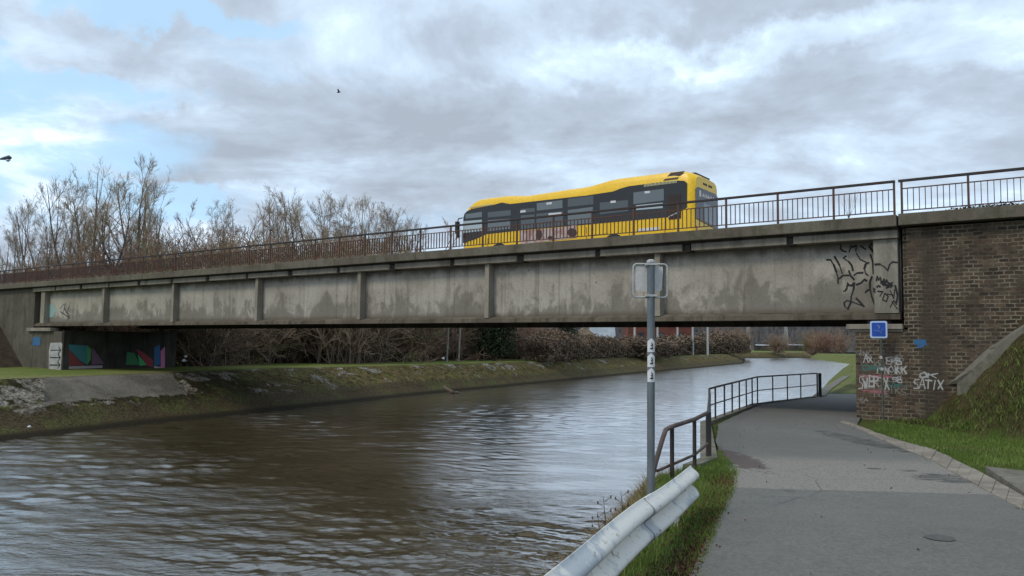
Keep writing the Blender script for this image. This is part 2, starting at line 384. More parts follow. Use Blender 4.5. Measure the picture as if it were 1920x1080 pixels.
def bank_fn(t):
    v = t.geo(); x, y, z = t.xyz(v)
    n1 = t.noise(v, .45, 7, .66, .3); n2 = t.noise(v, 1.6, 7, .68); n3 = t.noise(v, 9, 5, .65)
    far = t.ramp(y, 48, 62)
    moss = t.mix(t.ramp(n2, .4, .62), (.105, .085, .028), (.18, .135, .06))
    moss = t.mix(t.ramp(y, 58, 44), moss, t.mix(t.ramp(n2, .45, .6), (.022, .020, .008), (.06, .048, .02)))
    moss = t.mix(t.ramp(t.noise(v, .7, 5, .6), .5, .62, 0, .75), moss, (.145, .15, .042))
    conc = t.mix(t.ramp(n2, .35, .65), (.19, .165, .13), (.36, .33, .28))
    hole = t.m('SUBTRACT', n1, t.m('MULTIPLY', t.ramp(z, 1.0, 2.1), .06))
    hole = t.m('ADD', hole, t.m('MULTIPLY', far, .065))
    c = t.mix(t.ramp(hole, .425, .45), conc, moss)
    yj = t.m('ADD', y, t.m('MULTIPLY', t.m('SUBTRACT', n2, .5), 2.2))
    zj = t.m('ADD', z, t.m('MULTIPLY', t.m('SUBTRACT', n2, .5), .5))
    slab = t.m('MULTIPLY', t.m('MULTIPLY', t.ramp(t.m('ADD', yj, t.m('MULTIPLY', x, 1.5)), 4.8, 5.2), t.ramp(t.m('ADD', yj, t.m('MULTIPLY', x, 1.5)), 17.2, 16.8)), t.ramp(zj, 1.12, 1.2))
    sc = t.mix(t.ramp(n1, .4, .6), (.13, .115, .093), (.19, .17, .14))
    c = t.mix(t.ramp(t.noise(v, 2.4, 6, .72), .50, .60, 0, .8), c, (.022, .018, .009))
    c = t.mix(slab, c, sc)
    low = t.ramp(t.m('ADD', z, t.m('MULTIPLY', t.m('SUBTRACT', n2, .5), 1.2)), 1.15, .75)
    lowc = t.mix(t.ramp(n1, .45, .6), (.095, .07, .04), (.10, .10, .038))
    c = t.mix(low, c, lowc)
    c = t.mix(t.ramp(t.m('ADD', z, t.m('MULTIPLY', n3, .25)), .42, .25), c, (.030, .025, .016))
    c = t.mix(t.m('MULTIPLY', t.ramp(n3, .40, .62, 0, .75), t.m('SUBTRACT', 1.0, t.m('MULTIPLY', slab, .85))), c, (.026, .020, .010))
    return {'c': c, 'n': t.bump(t.m('ADD', n3, t.m('MULTIPLY', n2, 2)), .9, .08)}
M['bank'] = material('river_bank_moss', rough=.96, fn=bank_fn, spec=.1)
M['slab'] = material('bank_slab', rough=.93, fn=concrete_fn((.15, .135, .11), (.07, .06, .05), (.21, .19, .16), .7, .3), spec=.15)
M['paved'] = material('paved_slope', rough=.93, fn=concrete_fn((.16, .15, .12), (.09, .08, .06), (.21, .20, .165), .5, .4), spec=.15)
M['bark'] = varied('grey_bark', (.10, .085, .07), (.18, .155, .13), 2, .95, .4)
M['bark2'] = varied('brown_bark', (.11, .08, .06), (.17, .13, .10), 2, .95, .4)
M['twig'] = varied('grey_twigs', (.33, .275, .225), (.45, .38, .315), .4, .95, 0)
M['twig2'] = varied('reddish_twigs', (.31, .20, .155), (.38, .27, .215), .4, .95, 0)
M['twig3'] = varied('ochre_twigs', (.34, .265, .17), (.45, .36, .25), .4, .95, 0)
M['scrub'] = varied('brown_scrub', (.27, .19, .13), (.38, .28, .20), .5, .95, 0)
M['scrub2'] = varied('red_brown_scrub', (.29, .17, .12), (.38, .25, .18), .5, .95, 0)
M['scrub3'] = varied('olive_scrub', (.19, .165, .08), (.29, .25, .13), .5, .95, 0)
M['hedge'] = varied('dry_hedge', (.15, .105, .07), (.22, .165, .115), .7, .95, 0)
M['ivy'] = varied('dark_ivy', (.012, .02, .008), (.03, .045, .015), 1, .7, 0)
def rust_fn(a, b):
    def fn(t):
        v = t.geo(); n = t.noise(v, 2.5, 6, .65); n2 = t.noise(v, 30, 4, .6)
        return {'c': t.mix(t.ramp(n, .4, .62), a, b), 'n': t.bump(n2, .3, .003), 'r': t.ramp(n, .3, .7, .55, .9)}
    return fn
M['rail'] = material('rusty_rail', fn=rust_fn((.065, .036, .027), (.12, .05, .03)))
M['handrail'] = material('dark_handrail', fn=rust_fn((.02, .018, .02), (.045, .026, .02)))
M['steel'] = material('painted_railing', fn=rust_fn((.018, .018, .018), (.045, .032, .026)))
M['steelrust'] = material('rusty_handrail', fn=rust_fn((.10, .065, .052), (.06, .045, .038)))
def guard_fn(t):
    v = t.geo(); n = t.noise(v, 3.2, 6, .7); n2 = t.noise(v, 11, 6, .7); n3 = t.noise(t.map(v, loc=(3, 3, 3)), 1.3, 5, .6)
    c = t.mix(t.ramp(n3, .47, .53), (.68, .67, .62), (.43, .46, .48))
    c = t.mix(t.ramp(n, .55, .62, 0, .6), c, (.74, .73, .68))
    c = t.mix(t.ramp(n2, .60, .70, 0, .75), c, (.17, .15, .12))
    c = t.mix(t.ramp(t.noise(v, 28, 4, .6), .64, .7, 0, .6), c, (.08, .065, .05))
    return {'c': c, 'n': t.bump(n2, .2, .004), 'r': t.ramp(n2, .3, .7, .5, .75)}
M['guard'] = material('worn_white_paint', fn=guard_fn)
M['galv'] = varied('galvanised_steel', (.14, .165, .18), (.20, .225, .24), 3, .45, .1, .002, stretch=(1, 1, .3), metal=.35)
M['galvl'] = varied('pale_steel', (.42, .43, .42), (.52, .53, .51), 6, .5, .1, .002)
M['signback'] = varied('sign_back', (.62, .62, .60), (.52, .52, .50), 4, .5, .1, .002)
M['white'] = varied('white_sheet', (.72, .73, .74), (.62, .63, .64), 8, .5, .05, .002)
M['black'] = material('black_print', (.012, .012, .014), .6)
M['blue'] = varied('blue_sign', (.012, .055, .30), (.02, .08, .40), 6, .4, .05, .001)
M['lblue'] = material('pale_blue_edge', (.38, .50, .72), .45)
M['spray'] = material('black_spray', (.010, .010, .011), .8)
M['sprayg'] = material('grey_spray', (.045, .045, .045), .85)
M['sprayw'] = material('white_spray', (.36, .36, .35), .8)
M['sprayp'] = material('pink_spray', (.30, .10, .12), .8)
M['sprayt'] = material('teal_spray', (.05, .13, .12), .85)
M['sprayb'] = material('blue_spray', (.03, .12, .26), .8)
M['glass'] = material('dark_glass', (.012, .014, .016), .08)

# ================================================================ TERRAIN
YE = [-12, 4.1, 8, 10.2, 11.4, 12.4, 20, 28.6, 33.6, 40, 73, 101, 167, 188, 209, 257, 344]
XE = [-6.7, -.30, 1.25, 1.75, 2.50, 3.02, 4.80, 8.65, 12.75, 15.6, 31.0, 43, 72, 104, 92, 105, 131]
def edgeX(Y): return interp(Y, YE, XE)
def pz(Y): return CAMZ - interp(Y, [0, 7, 10, 13, 16, 20, 24, 28, 60], [1.62, 1.63, 1.68, 1.76, 1.84, 1.90, 1.96, 2.03, 2.05])
def emb(X, Y):    # height of the cone-shaped embankment on the right
    f = 10.05 + .22 * max(0, Y - 17) + (.30 if Y < 14.5 else 0) * (14.5 - Y)
    h = max(0, X - f) * 1.22
    if h > 0: h += .42 * min(1, h) * float(NZ(X * 1.1, Y * 1.1 + 3, 5))
    return h
rows = sorted(set([-12, -6, 0] + [round(v, 2) for v in np.arange(2, 34, .25)] + [34, 36, 38, 40, 45, 50, 60, 73, 85, 101, 120, 140, 167, 178, 188, 198, 209, 230, 257, 300, 344] + YE))
offs = [-7, -4, -2.4, -1.6, -1.0, -.5, -.12, 0] + list(np.arange(.2, 14, .2)) + list(np.arange(14, 24, .5)) + [26, 30, 36, 45, 60, 100, 300, 3500]
V = []; nc = len(offs)
for Y in rows:
    E = edgeX(Y)
    wall = 11.5 <= Y <= 34
    for o in offs:
        X = E + o; b = pz(Y)
        if o < 0:
            if wall: z = b - .03 if o > -.06 else -1.2
            else:
                k = 1.15 if Y < 12 else .62
                z = b - .05 + o * k + .12 * float(NZ(X * .8, Y * .8)) * (1 if o < -.3 else 0)
            z = max(z, -1.2)
        else:
            z = b - .012 + (0 if o < .3 else .05 * float(NZ(X * .6, Y * .6)) * min(1, o))
            if Y < 24 and X > 5: z += min(emb(X, Y), 5.2)
            if Y > 34 : z = b + .03
        V.append((X, Y, z))
Q = [(i * nc + j, i * nc + j + 1, (i + 1) * nc + j + 1, (i + 1) * nc + j) for i in range(len(rows) - 1) for j in range(nc - 1)]
# last row fans out to the horizon
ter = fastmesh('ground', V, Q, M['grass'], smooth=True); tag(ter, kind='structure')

# the asphalt path, laid a few mm above the ground
def strip(name, Lp, Rp, mat, lift=.02, n=2, kind='structure', thick=0):
    m = MB()
    vs = []; N = len(Lp)
    for i in range(N):
        for j in range(n + 1):
            k = j / n; p = Lp[i].lerp(Rp[i], k); vs.append((p.x, p.y, p.z + lift))
    fs = [(i * (n + 1) + j, i * (n + 1) + j + 1, (i + 1) * (n + 1) + j + 1, (i + 1) * (n + 1) + j) for i in range(N - 1) for j in range(n)]
    m.add(vs, fs)
    return tag(m.build(name, mat), kind=kind)
yl = [2, 5.66, 7.3, 9.4, 11.1, 13, 15.6, 19.5, 24, 28.6, 33.5, 45, 73, 101, 167]
xl = [.15, 1.25, 1.80, 2.54, 3.05, 3.35, 3.98, 5.0, 6.9, 8.85, 12.9, 18.8, 32.4, 45, 75]
kp = [onz(a, b, 2.35) for a, b in ((1917, 960), (1834, 912))] + [onz(1745, 867, 2.24), onz(1664, 832, 2.17), onz(1604, 803, 2.12), onz(1575, 793, 2.10)]
kq = [onz(a, b, 2.35) for a, b in ((1922, 934), (1845, 886))] + [onz(1756, 845, 2.24), onz(1645, 812, 2.17), onz(1606, 797, 2.12), onz(1580, 789, 2.10)]
cornerx, cornery = Lw(L(1605, 700)[0], 0).x, Lw(L(1605, 700)[0], 0).y
yr = [2, 5] + [p.y for p in kp[:5]] + [22.4, 30, 34, 45, 73, 101, 167]
xr = [4.6, 4.75] + [p.x for p in kp[:5]] + [9.72, 15.2, 17.3, 23.5, 37.0, 50, 80]
Ys = [2 + .4 * i for i in range(80)] + list(range(34, 168, 4))
def pl(Y): return interp(Y, yl, xl)
def pr(Y): return interp(Y, yr, xr)
strip('cycle_path', [Vector((pl(y) + .06 * float(NZ(y * .9, 3)), y, pz(y))) for y in Ys], [Vector((pr(y), y, pz(y))) for y in Ys], M['asphalt'], .03, 10)
def seg_strip(A, B):
    m = MB()
    for i in range(len(A) - 1):
        n = max(1, int((A[i] - A[i + 1]).length / .5))
        for k in range(n):
            a0, a1 = A[i].lerp(A[i + 1], k / n), A[i].lerp(A[i + 1], (k + .985) / n)
            b0, b1 = B[i].lerp(B[i + 1], k / n), B[i].lerp(B[i + 1], (k + .985) / n)
            h = .035 + rnd.uniform(0, .012)
            q = [a0, a1, b1, b0]
            m.add([(p.x, p.y, pz(p.y) + h) for p in q] + [(p.x, p.y, pz(p.y) - .1) for p in q], [(0, 1, 2, 3), (0, 4, 5, 1), (1, 5, 6, 2), (2, 6, 7, 3), (3, 7, 4, 0)])
    return m
A = [Vector((4.76, 2, 0)), Vector((4.8, 6, 0))] + kp[:-1] + [kp[-1]]
B = [Vector((5.05, 2, 0)), Vector((5.1, 6, 0))] + kq
tag(seg_strip(A, B).build('kerb_strip', M['kerbstone'], bevel=.006), kind='structure')
# side pavement at the right edge
sp = [onz(1848, 884, 2.33), onz(1990, 900, 2.33), onz(2300, 1000, 2.33), onz(1935, 945, 2.33)]
m = MB(); m.add([(p.x, p.y, 2.40) for p in sp] + [(p.x, p.y, 2.2) for p in sp], [(0, 1, 2, 3), (0, 4, 5, 1), (1, 5, 6, 2), (2, 6, 7, 3), (3, 7, 4, 0)])
tag(m.build('side_pavement', M['paved']), kind='structure')
# concrete wall holding the path above the river, under the railing
m = MB(); vs = []; ys = [11.5, 12.4, 14, 16, 18, 20, 22, 24.5, 26.5, 28.6, 31, 33.6]
for y in ys:
    e = edgeX(y); w = .26
    vs += [(e - .10, y, -1), (e - .10, y, pz(y) + .06), (e - .10 + w, y, pz(y) + .07), (e - .10 + w, y, pz(y) - .2)]
fs = [(i * 4 + j, i * 4 + j + 1, (i + 1) * 4 + j + 1, (i + 1) * 4 + j) for i in range(len(ys) - 1) for j in range(3)] + [(0, 1, 2, 3)]
m.add(vs, fs); o = m.build('retaining_wall', M['paved']); tag(o, 'low cracked concrete wall edging the path beside the river under the railing', 'wall')

m = MB(); ys = np.arange(33.8, 60, 2.0); vs = []
for y in ys:
    e = edgeX(y); vs += [(e - .75, y, pz(y) - .45), (e - .15, y, pz(y) + .06), (e + .35, y, pz(y) + .07)]
m.add(vs, [(i * 3 + j, i * 3 + j + 1, (i + 1) * 3 + j + 1, (i + 1) * 3 + j) for i in range(len(ys) - 1) for j in range(2)])
tag(m.build('bank_edge', M['paved']), kind='structure')
# ---- left bank
LT = [(-26, -30), (-25, 0), (-24.5, 18), (-23.2, 35.9), (-20.2, 45.1), (-16.6, 56.2), (-8.6, 68.4), (.6, 86.7), (21.0, 140), (34, 163), (56, 212), (84, 312), (127, 352), (131, 356)]
LWt = [(-22, -30), (-21.5, 0), (-20.8, 18), (-20.0, 31.2), (-17.4, 38.7), (-14.4, 45.0), (-7.5, 62.6), (0.1, 78.4), (22.8, 128), (37.6, 158), (60, 207), (89, 306), (128, 343), (131, 344)]
def resample(P, n):
    P = np.array(P, float); k = np.linspace(0, len(P) - 1, n)
    return np.stack([np.interp(k, np.arange(len(P)), P[:, c]) for c in (0, 1)], 1)
nr = 1500
def resample2(P, n):
    P = np.array(P, float); u = np.linspace(0, 1, n) ** 1.5; k = 1 + u * (len(P) - 2)
    return np.stack([np.interp(k, np.arange(len(P)), P[:, c]) for c in (0, 1)], 1)
T_ = resample2(LT, nr); W_ = resample2(LWt, nr)
prof = [(-.35, -1.0), (0, .05), (.10, .28), (.22, .55), (.34, .95), (.42, 1.12), (.5, 1.2), (.62, 1.5), (.76, 1.80), (.9, 2.06), (1.0, 2.15), (1.04, 2.15)]
V = []
pk = np.array(prof); kk_ = np.concatenate([[-.35], np.linspace(0, 1.0, 34), [1.04]]); zz_ = np.interp(kk_, pk[:, 0], pk[:, 1])
Pg = W_[:, None] + (T_ - W_)[:, None] * kk_[None, :, None]; zg = np.broadcast_to(zz_, Pg.shape[:2])
ag = np.clip(zg, 0, 1) * np.where(zg > 2.08, .1, 1)
slu = Pg[..., 1] + 1.5 * Pg[..., 0]; ag = ag * np.where((slu > 4.6) & (slu < 17.4) & (zg > 1.15), .10, 1)
n1_ = NZ(Pg[..., 0] * .45, Pg[..., 1] * .45, 6) * ag * .42; bl = np.round(NZ(Pg[..., 0] * .8 + 9, Pg[..., 1] * .8, 2) * 5) / 5 * ag * .22
n1_ = n1_ + bl; V = np.stack([Pg[..., 0] + n1_ * .6, Pg[..., 1] + n1_ * .5, zg + n1_ * .55], -1).reshape(-1, 3)
nc = len(kk_)
Q = [(i * nc + j, i * nc + j + 1, (i + 1) * nc + j + 1, (i + 1) * nc + j) for i in range(nr - 1) for j in range(nc - 1)]
o = fastmesh('river_bank', V, Q, M['bank'], smooth=True); tag(o, kind='structure')
# grassy land behind the left bank, out to the horizon
V = []; outs = [0, .6, 1.5, 3, 6, 10, 20, 60, 300, 3500]
for i in range(nr):
    p = T_[i] + (T_[i] - W_[i]) * .02
    k = i / (nr - 1); ang = R(-90 + 110 * k**1.6); dr = (math.sin(ang), math.cos(ang))
    for o_ in outs:
        V.append((p[0] + dr[0] * o_, p[1] + dr[1] * o_, 2.16 + (.10 * float(NZ(p[0] * .5 + o_, p[1] * .5)) if 0 < o_ < 20 else 0)))
nc = len(outs)
Q = [(i * nc + j, i * nc + j + 1, (i + 1) * nc + j + 1, (i + 1) * nc + j) for i in range(nr - 1) for j in range(nc - 1)]
o = fastmesh('meadow', V, Q, M['fargrass'], smooth=True); tag(o, kind='structure')
m = MB(); m.add([(-4000, -4000, -1.4), (4000, -4000, -1.4), (4000, 5000, -1.4), (-4000, 5000, -1.4)], [(0, 1, 2, 3)])
tag(m.build('ground_sheet', material('mud', (.06, .045, .028), .95)), kind='structure')

# ---- river
def water_fn(t):
    v = t.geo(); x, y, z = t.xyz(v)
    # flow direction roughly along +Y and to the right: stretch ripples across it
    a = t.map(v, (1.0, 1.9, 1), rot=(0, 0, .35))
    n1 = t.noise(a, 4.5, 3, .55, .5); n2 = t.noise(t.map(v, (1, 1.9, 1), rot=(0, 0, -.15)), 11, 3, .6, .4)
    n3 = t.noise(v, .12, 4, .6); n4 = t.noise(t.map(v, (1, 2.6, 1), rot=(0, 0, .2)), .22, 5, .62, 1.2)
    rough = t.ramp(n3, .40, .60, .35, 1.0)
    calm = t.ramp(n4, .42, .60, .25, 1.0)
    near = t.m('MULTIPLY', t.ramp(y, 70, 15, .5, 1.0), t.ramp(t.m('ADD', x, t.m('MULTIPLY', y, .28)), 4.5, -3.5, .45, 1.0))
    amp = t.m('MULTIPLY', t.m('MULTIPLY', calm, near), t.ramp(y, 40, 90, 1, 3.2))
    h = t.m('ADD', t.m('MULTIPLY', n1, 1.0), t.m('MULTIPLY', n2, .5))
    h = t.m('MULTIPLY', h, amp)
    fl = t.noise(v, .3, 5, .6)
    c = t.mix(t.ramp(fl, .35, .65), (.050, .038, .018), (.066, .051, .026))
    return {'c': c, 'n': t.bump(h, 1.0, .022), 'r': t.ramp(y, 22, 75, .06, .22)}
M['water'] = material('muddy_water', rough=.09, fn=water_fn, spec=.5)
wb = M['water'].node_tree.nodes['Principled BSDF']; wb.inputs['Coat Weight'].default_value = .85; wb.inputs['Coat Roughness'].default_value = .10
M['water'].node_tree.links.new(wb.inputs['Normal'].links[0].from_socket, wb.inputs['Coat Normal'])
def river_mesh():
    NR, NA = 1050, 1100
    rr = 5.0 * (430 / 5.0) ** (np.arange(NR) / (NR - 1)); aa = np.radians(np.linspace(-72, 48, NA))
    Rg, Ag = np.meshgrid(rr, aa, indexing='ij'); X = Rg * np.sin(Ag); Y = Rg * np.cos(Ag)
    step = np.gradient(rr)[:, None] * np.ones_like(X); Z = np.zeros_like(X); g = np.random.default_rng(5)
    zone = .60 + 1.5 * (NZ(X * .10 + 4, Y * .07 + 9, 3) + .08); zone = np.clip(zone, .18, 1.35)
    side = 1 - .45 * np.clip((X + .28 * Y + 3.5) / 8.0, 0, 1)
    amp = zone * side * np.interp(Y, [10, 30, 70, 200], [1.15, 1.0, .8, .6])
    for k in range(72):
        lam = .14 * (1.9 / .14) ** g.uniform(0, 1) ** 1.8
        th = .33 + g.normal(0, .5); kx, ky = 2 * np.pi / lam * np.sin(th), 2 * np.pi / lam * np.cos(th)
        ph = kx * X + ky * Y + g.uniform(0, 6.28) + 1.4 * NZ(X * .35 / lam ** .5 + k, Y * .35 / lam ** .5, 2)
        a = .0042 * lam ** .80 * np.clip((lam / (2.4 * step)) - .6, 0, 1)
        w = np.sin(ph); Z += a * (w + .35 * w * w)
    Z *= amp
    V = np.stack([X, Y, Z], -1).reshape(-1, 3)
    i_, j_ = np.meshgrid(np.arange(NR - 1), np.arange(NA - 1), indexing='ij'); b = (i_ * NA + j_).ravel()
    Q = np.stack([b, b + 1, b + NA + 1, b + NA], 1)
    n = len(V); V = np.concatenate([V, [(-80, -60, -.12), (450, -60, -.12), (450, 450, -.12), (-80, 450, -.12)]]); Q = np.concatenate([Q, [[n, n + 1, n + 2, n + 3]]])
    o = fastmesh('river', V, Q, M['water'], smooth=True); tag(o, kind='structure')
river_mesh()

# ================================================================ BRIDGE
br = broot('road_bridge')
tag(br, 'long stained concrete girder road bridge crossing the brown river', 'bridge')
Zb, Zt = 4.83, 7.07
XE_ = L(1640, 600)[0]
ribs = [L(px, 560)[0] for px in (80, 193, 323, 480, 672, 912, 1232)]
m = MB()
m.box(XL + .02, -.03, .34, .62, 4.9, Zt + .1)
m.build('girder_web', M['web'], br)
m = MB(); m.prism([(0, Zb), (0, 4.97), (.28, 5.06), (.338, 5.06), (.60, 5.0), (.60, Zb)], XL, -.03, 'x')
m.build('bottom_flange', M['flange'], br)
endm = MB(); endm.box(XE_, -.06, .004, .33, 5.0, Zt - .004); endm.build('end_block', material('end_block', rough=.9, fn=concrete_fn((.24, .225, .18), (.12, .105, .085), (.32, .30, .25), .6), spec=.2), br, bevel=.01)
for i, x in enumerate(ribs):
    w = .20 if i else .5
    m = MB(); m.prism([(x - w / 2, .006), (x + w / 2, .006), (x + w / 2, .337), (x - w / 2, .337)], 5.0, Zt - .003, 'z')
    m.build('rib', M['rib'], br, bevel=.012)
# strip under the kerb, broken by dark scupper notches every 3.26 m
notch = [-(k * 3.262 + 2.95) for k in range(16)]
xs = [0] + notch
m = MB(); x1 = -.03
for k, x in enumerate(notch + [XL - 12]):
    g = .16 if k % 2 else .10
    m.box(max(x + g, XL - 12), x1, -.12, .60, Zt, Zt + .22); x1 = x - g
    if x < XL: break
m.build('top_flange', M['strip'], br, bevel=.012)
m = MB(); m.box(-.098, .098, -.05, .3, Zt - .02, Zt + .2); sc0 = m.build('scupper', M['dark'], br); sc0.location.x = notch[0]
for x in notch[1:]:
    if x > XL: c = sc0.copy(); col.objects.link(c); c.location.x = x
XR = L(2300, 600)[0]; XF = XL - 45
m = MB(); m.box(XF, -.012, -.35, .9, 7.36, 7.68); m.build('parapet_beam', M['kerb'], br, bevel=.02)
m = MB(); m.box(XF, -.012, -.1, 9.6, 7.292, 7.358); m.box(XF, 0, .9, 9.6, 7.36, 7.56)
m.build('deck', M['dark'], br)
m = MB(); m.box(XL, -.03, 7.1, 7.5, Zb, 7.29); m.build('far_girder', M['dark'], br)
for t_ in (2.9, 5.1):
    m = MB(); m.box(XL, -.03, t_, t_ + .35, 5.1, 7.29); m.build('inner_girder', M['dark'], br)
m = MB()
for k in range(14): m.box(-1.5 - k * 3.6 - .12, -1.5 - k * 3.6 + .12, .62, 7.1, 5.6, 7.289)
m.build('cross_beam', M['dark'], br)
m = MB(); m.box(XF, 30, 9.6, 10.1, 7.2, 7.75); m.build('far_parapet', M['kerb'], br)
m = MB(); m.box(XF, 30, 2.3, 9.59, 7.561, 7.62); m.build('carriageway', M['road'], br)
m = MB(); m.box(-.01, 30, .9, 9.6, 6.9, 7.56); m.build('approach_slab', M['dark'], br)

# graffiti on the right end of the girder
def gr(px, py, ox=1500, oy=430, sc=5.686): return (ox + px / sc, oy + py / sc)
strokes = [[(435, 165), (430, 205), (455, 230), (490, 240)], [(525, 240), (545, 175), (565, 190), (600, 170), (595, 235)], [(645, 175), (700, 215)],
           [(765, 155), (740, 185), (790, 250)], [(285, 325), (325, 325), (360, 380), (385, 450), (405, 515), (405, 575)], [(368, 290), (420, 380), (450, 470)],
           [(490, 285), (462, 308), (520, 345), (550, 385), (565, 440)], [(520, 440), (540, 495), (575, 535)], [(575, 490), (610, 465), (670, 462)], [(420, 525), (455, 492), (520, 490)],
           [(505, 570), (520, 595), (550, 600), (575, 575)], [(505, 590), (498, 630), (480, 655), (460, 660)], [(600, 590), (650, 572), (685, 535), (710, 548)], [(578, 570), (570, 640), (545, 720), (540, 780), (510, 850), (475, 820), (470, 780), (500, 758), (560, 775), (680, 820), (600, 735)],
           [(600, 255), (640, 320), (720, 358)], [(735, 355), (700, 370), (685, 420), (700, 470), (725, 492)], [(750, 270), (775, 340), (785, 470)], [(765, 505), (745, 560), (745, 620), (765, 720), (800, 815)],
           [(695, 675), (710, 655), (745, 640)]]
strokes2 = [[(800, 375), (850, 372), (900, 400), (935, 440), (955, 375), (985, 348), (1035, 352)], [(815, 550), (825, 500), (840, 545), (855, 505)], [(860, 520), (865, 580), (895, 530), (900, 590), (925, 540)],
            [(915, 600), (985, 570), (920, 625), (985, 600), (930, 560), (975, 625)], [(870, 560), (930, 600), (880, 590)], [(820, 615), (840, 600), (855, 615)], [(780, 630), (800, 640), (785, 665), (805, 672)], [(830, 660), (880, 665), (850, 715)],
            [(905, 680), (880, 750), (920, 770), (940, 715), (905, 680)], [(960, 650), (1000, 740), (1010, 640)], [(930, 690), (1000, 700)], [(960, 830), (1000, 760), (1030, 800)], [(980, 770), (1040, 850)], [(1015, 600), (1040, 700), (1030, 780)]]
m = MB()
for st in strokes:
    pts = [L(*gr(*p), .33) for p in st]; pts = [(p[0], p[1]) for p in pts]
    if max(p[0] for p in st) > 800: continue
    m.ribbon(pts, .050, .333)
m.build('graffiti', M['spray'], br)
m = MB()
for k, st in enumerate(strokes2): m.ribbon([L(*gr(*p), 0) for p in st], .045 if k else .05, -.001)
m.build('graffiti', M['spray'], br)
# faded tags at the left end
m = MB()
for st in [[(345, 245), (370, 215), (385, 270), (400, 230)], [(360, 280), (380, 210), (395, 300)], [(350, 260), (405, 300)], [(370, 240), (400, 290), (385, 310)]]:
    m.ribbon([L(p[0] / 3.085, 500 + p[1] / 3.085, .33) for p in st], .06, .333)
m.build('graffiti', M['sprayg'], br)
m = MB()
for (a, b, w) in ((262, 320, .3), (262, 322, .26), (270, 312, .22)):
    y = {0: 235, 1: 258, 2: 278}[(a + b + int(w * 100)) % 3]
blob = [(262, 222), (285, 214), (312, 222), (318, 250), (330, 248), (316, 268), (308, 290), (290, 294), (270, 275), (262, 250)]
pts = [L(p[0] / 3.085, 500 + p[1] / 3.085, .33) for p in blob]
m.add([(p[0], .3325, p[1]) for p in pts], [tuple(range(len(pts)))])
m.build('paint_patch', material('aqua_paint', (.24, .38, .36), .8), br)

# ---- railing
def railing(name, label, xa, xb, anchor):
    r = broot(name); tag(r, label, 'railing')
    m = MB(); m.box(xa, xb, -.165, -.085, 8.60, 8.67); m.build('handrail', M['handrail'], r, bevel=.01)
    xs = []; x = anchor
    while x > xa - .001:
        if x <= xb + .01: xs.append(x)
        x -= 1.6
    x = anchor + 1.6
    while x < xb: xs.append(x); x += 1.6
    xs.sort()
    first = None; bay = None
    for x in xs:
        if first is None:
            m = MB(); m.box(-.026, .026, -.155, -.095, 7.66, 8.601); first = m.build('post', M['rail'], r); first.location.x = x
        else:
            c = first.copy(); col.objects.link(c); c.parent = r; c.location.x = x
    n = 11
    for a, b in zip(xs[:-1], xs[1:]):
        if bay is None:
            m = MB(); m.box(.024, 1.576, -.14, -.11, 8.40, 8.43); m.box(.024, 1.576, -.14, -.11, 7.79, 7.82)
            for k in range(1, n): m.box(1.6 * k / n - .008, 1.6 * k / n + .008, -.147, -.103, 7.82, 8.40)
            bay = m.build('baluster_panel', M['rail'], r); bay.location.x = a
        else:
            c = bay.copy(); col.objects.link(c); c.parent = r; c.location.x = a
    return r
railing('bridge_railing', 'rusty steel railing with thin balusters along the bridge parapet', XL - 14, -.06, -.09)
railing('bridge_railing', 'steel railing section standing on top of the brick wing wall', .02, 14, .10)

# ---- right abutment: brick wing wall + pier
wb = broot('brick_wall'); tag(wb, 'tall dark brick wing wall carrying the road at the right end of the bridge', 'wall')
m = MB(); m.box(.16, 30, 0, .8, 1.2, 7.33); m.box(.05, .16, .12, .8, 4.6, 7.33); m.build('brickwork', M['brick'], wb)
m = MB(); m.box(.03, 30, -.32, .85, 7.38, 7.70); m.build('coping', M['kerb'], wb, bevel=.02)
m = MB()
for st in [[(420, 215), (470, 215)], [(420, 228), (475, 230)], [(435, 245), (462, 240)]]: m.ribbon([L(1560 + p[0] / 2.7, 560 + p[1] / 2.7, 0) for p in st], .1, -.003)
m.build('graffiti', M['sprayb'], wb)
letters = {'S': [(1, 1), (.2, 1), (0, .75), (.2, .55), (.8, .45), (1, .2), (.8, 0), (0, 0)], 'A': [(0, 0), (.5, 1), (1, 0), (.75, .4), (.25, .4)], 'T': [(0, 1), (1, 1), (.5, 1), (.5, 0)],
           'I': [(.5, 0), (.5, 1)], 'X': [(0, 0), (1, 1), (.5, .5), (0, 1), (1, 0)], 'O': [(.5, 0), (0, .3), (0, .7), (.5, 1), (1, .7), (1, .3), (.5, 0)], 'B': [(0, 0), (0, 1), (.8, .9), (.7, .55), (0, .5), (1, .4), (.9, 0), (0, 0)],
           'R': [(0, 0), (0, 1), (.9, .9), (.8, .55), (0, .5), (1, 0)], 'W': [(0, 1), (.25, 0), (.5, .7), (.75, 0), (1, 1)], 'K': [(0, 0), (0, 1), (0, .45), (1, 1), (.3, .6), (1, 0)], 'E': [(1, 1), (0, 1), (0, .5), (.8, .5), (0, .5), (0, 0), (1, 0)], 'N': [(0, 0), (0, 1), (1, 0), (1, 1)]}
def word(m, txt, x, z, w, h, lw, y, axis='y', seed=0):
    rr = random.Random(seed)
    for ch in txt:
        if ch != ' ':
            sx, sh, oz, sc = rr.uniform(-.25, .25), rr.uniform(.75, 1.2), rr.uniform(-.12, .12) * h, rr.uniform(.85, 1.2)
            m.ribbon([(x + (a * sc + b * sx) * w * .85 + rr.uniform(-.012, .012), z + oz + b * h * sh + rr.uniform(-.02, .02)) for a, b in letters[ch]], lw * rr.uniform(.7, 1.1), y, axis)
        x += w
m = MB(); a = L(1713, 729); word(m, 'SATIX', a[0], a[1], .145, .24, .042, -.003); word(m, 'OK', a[0] + .15, a[1] + .3, .2, .14, .04, -.003)
m.build('graffiti', M['sprayw'], wb)
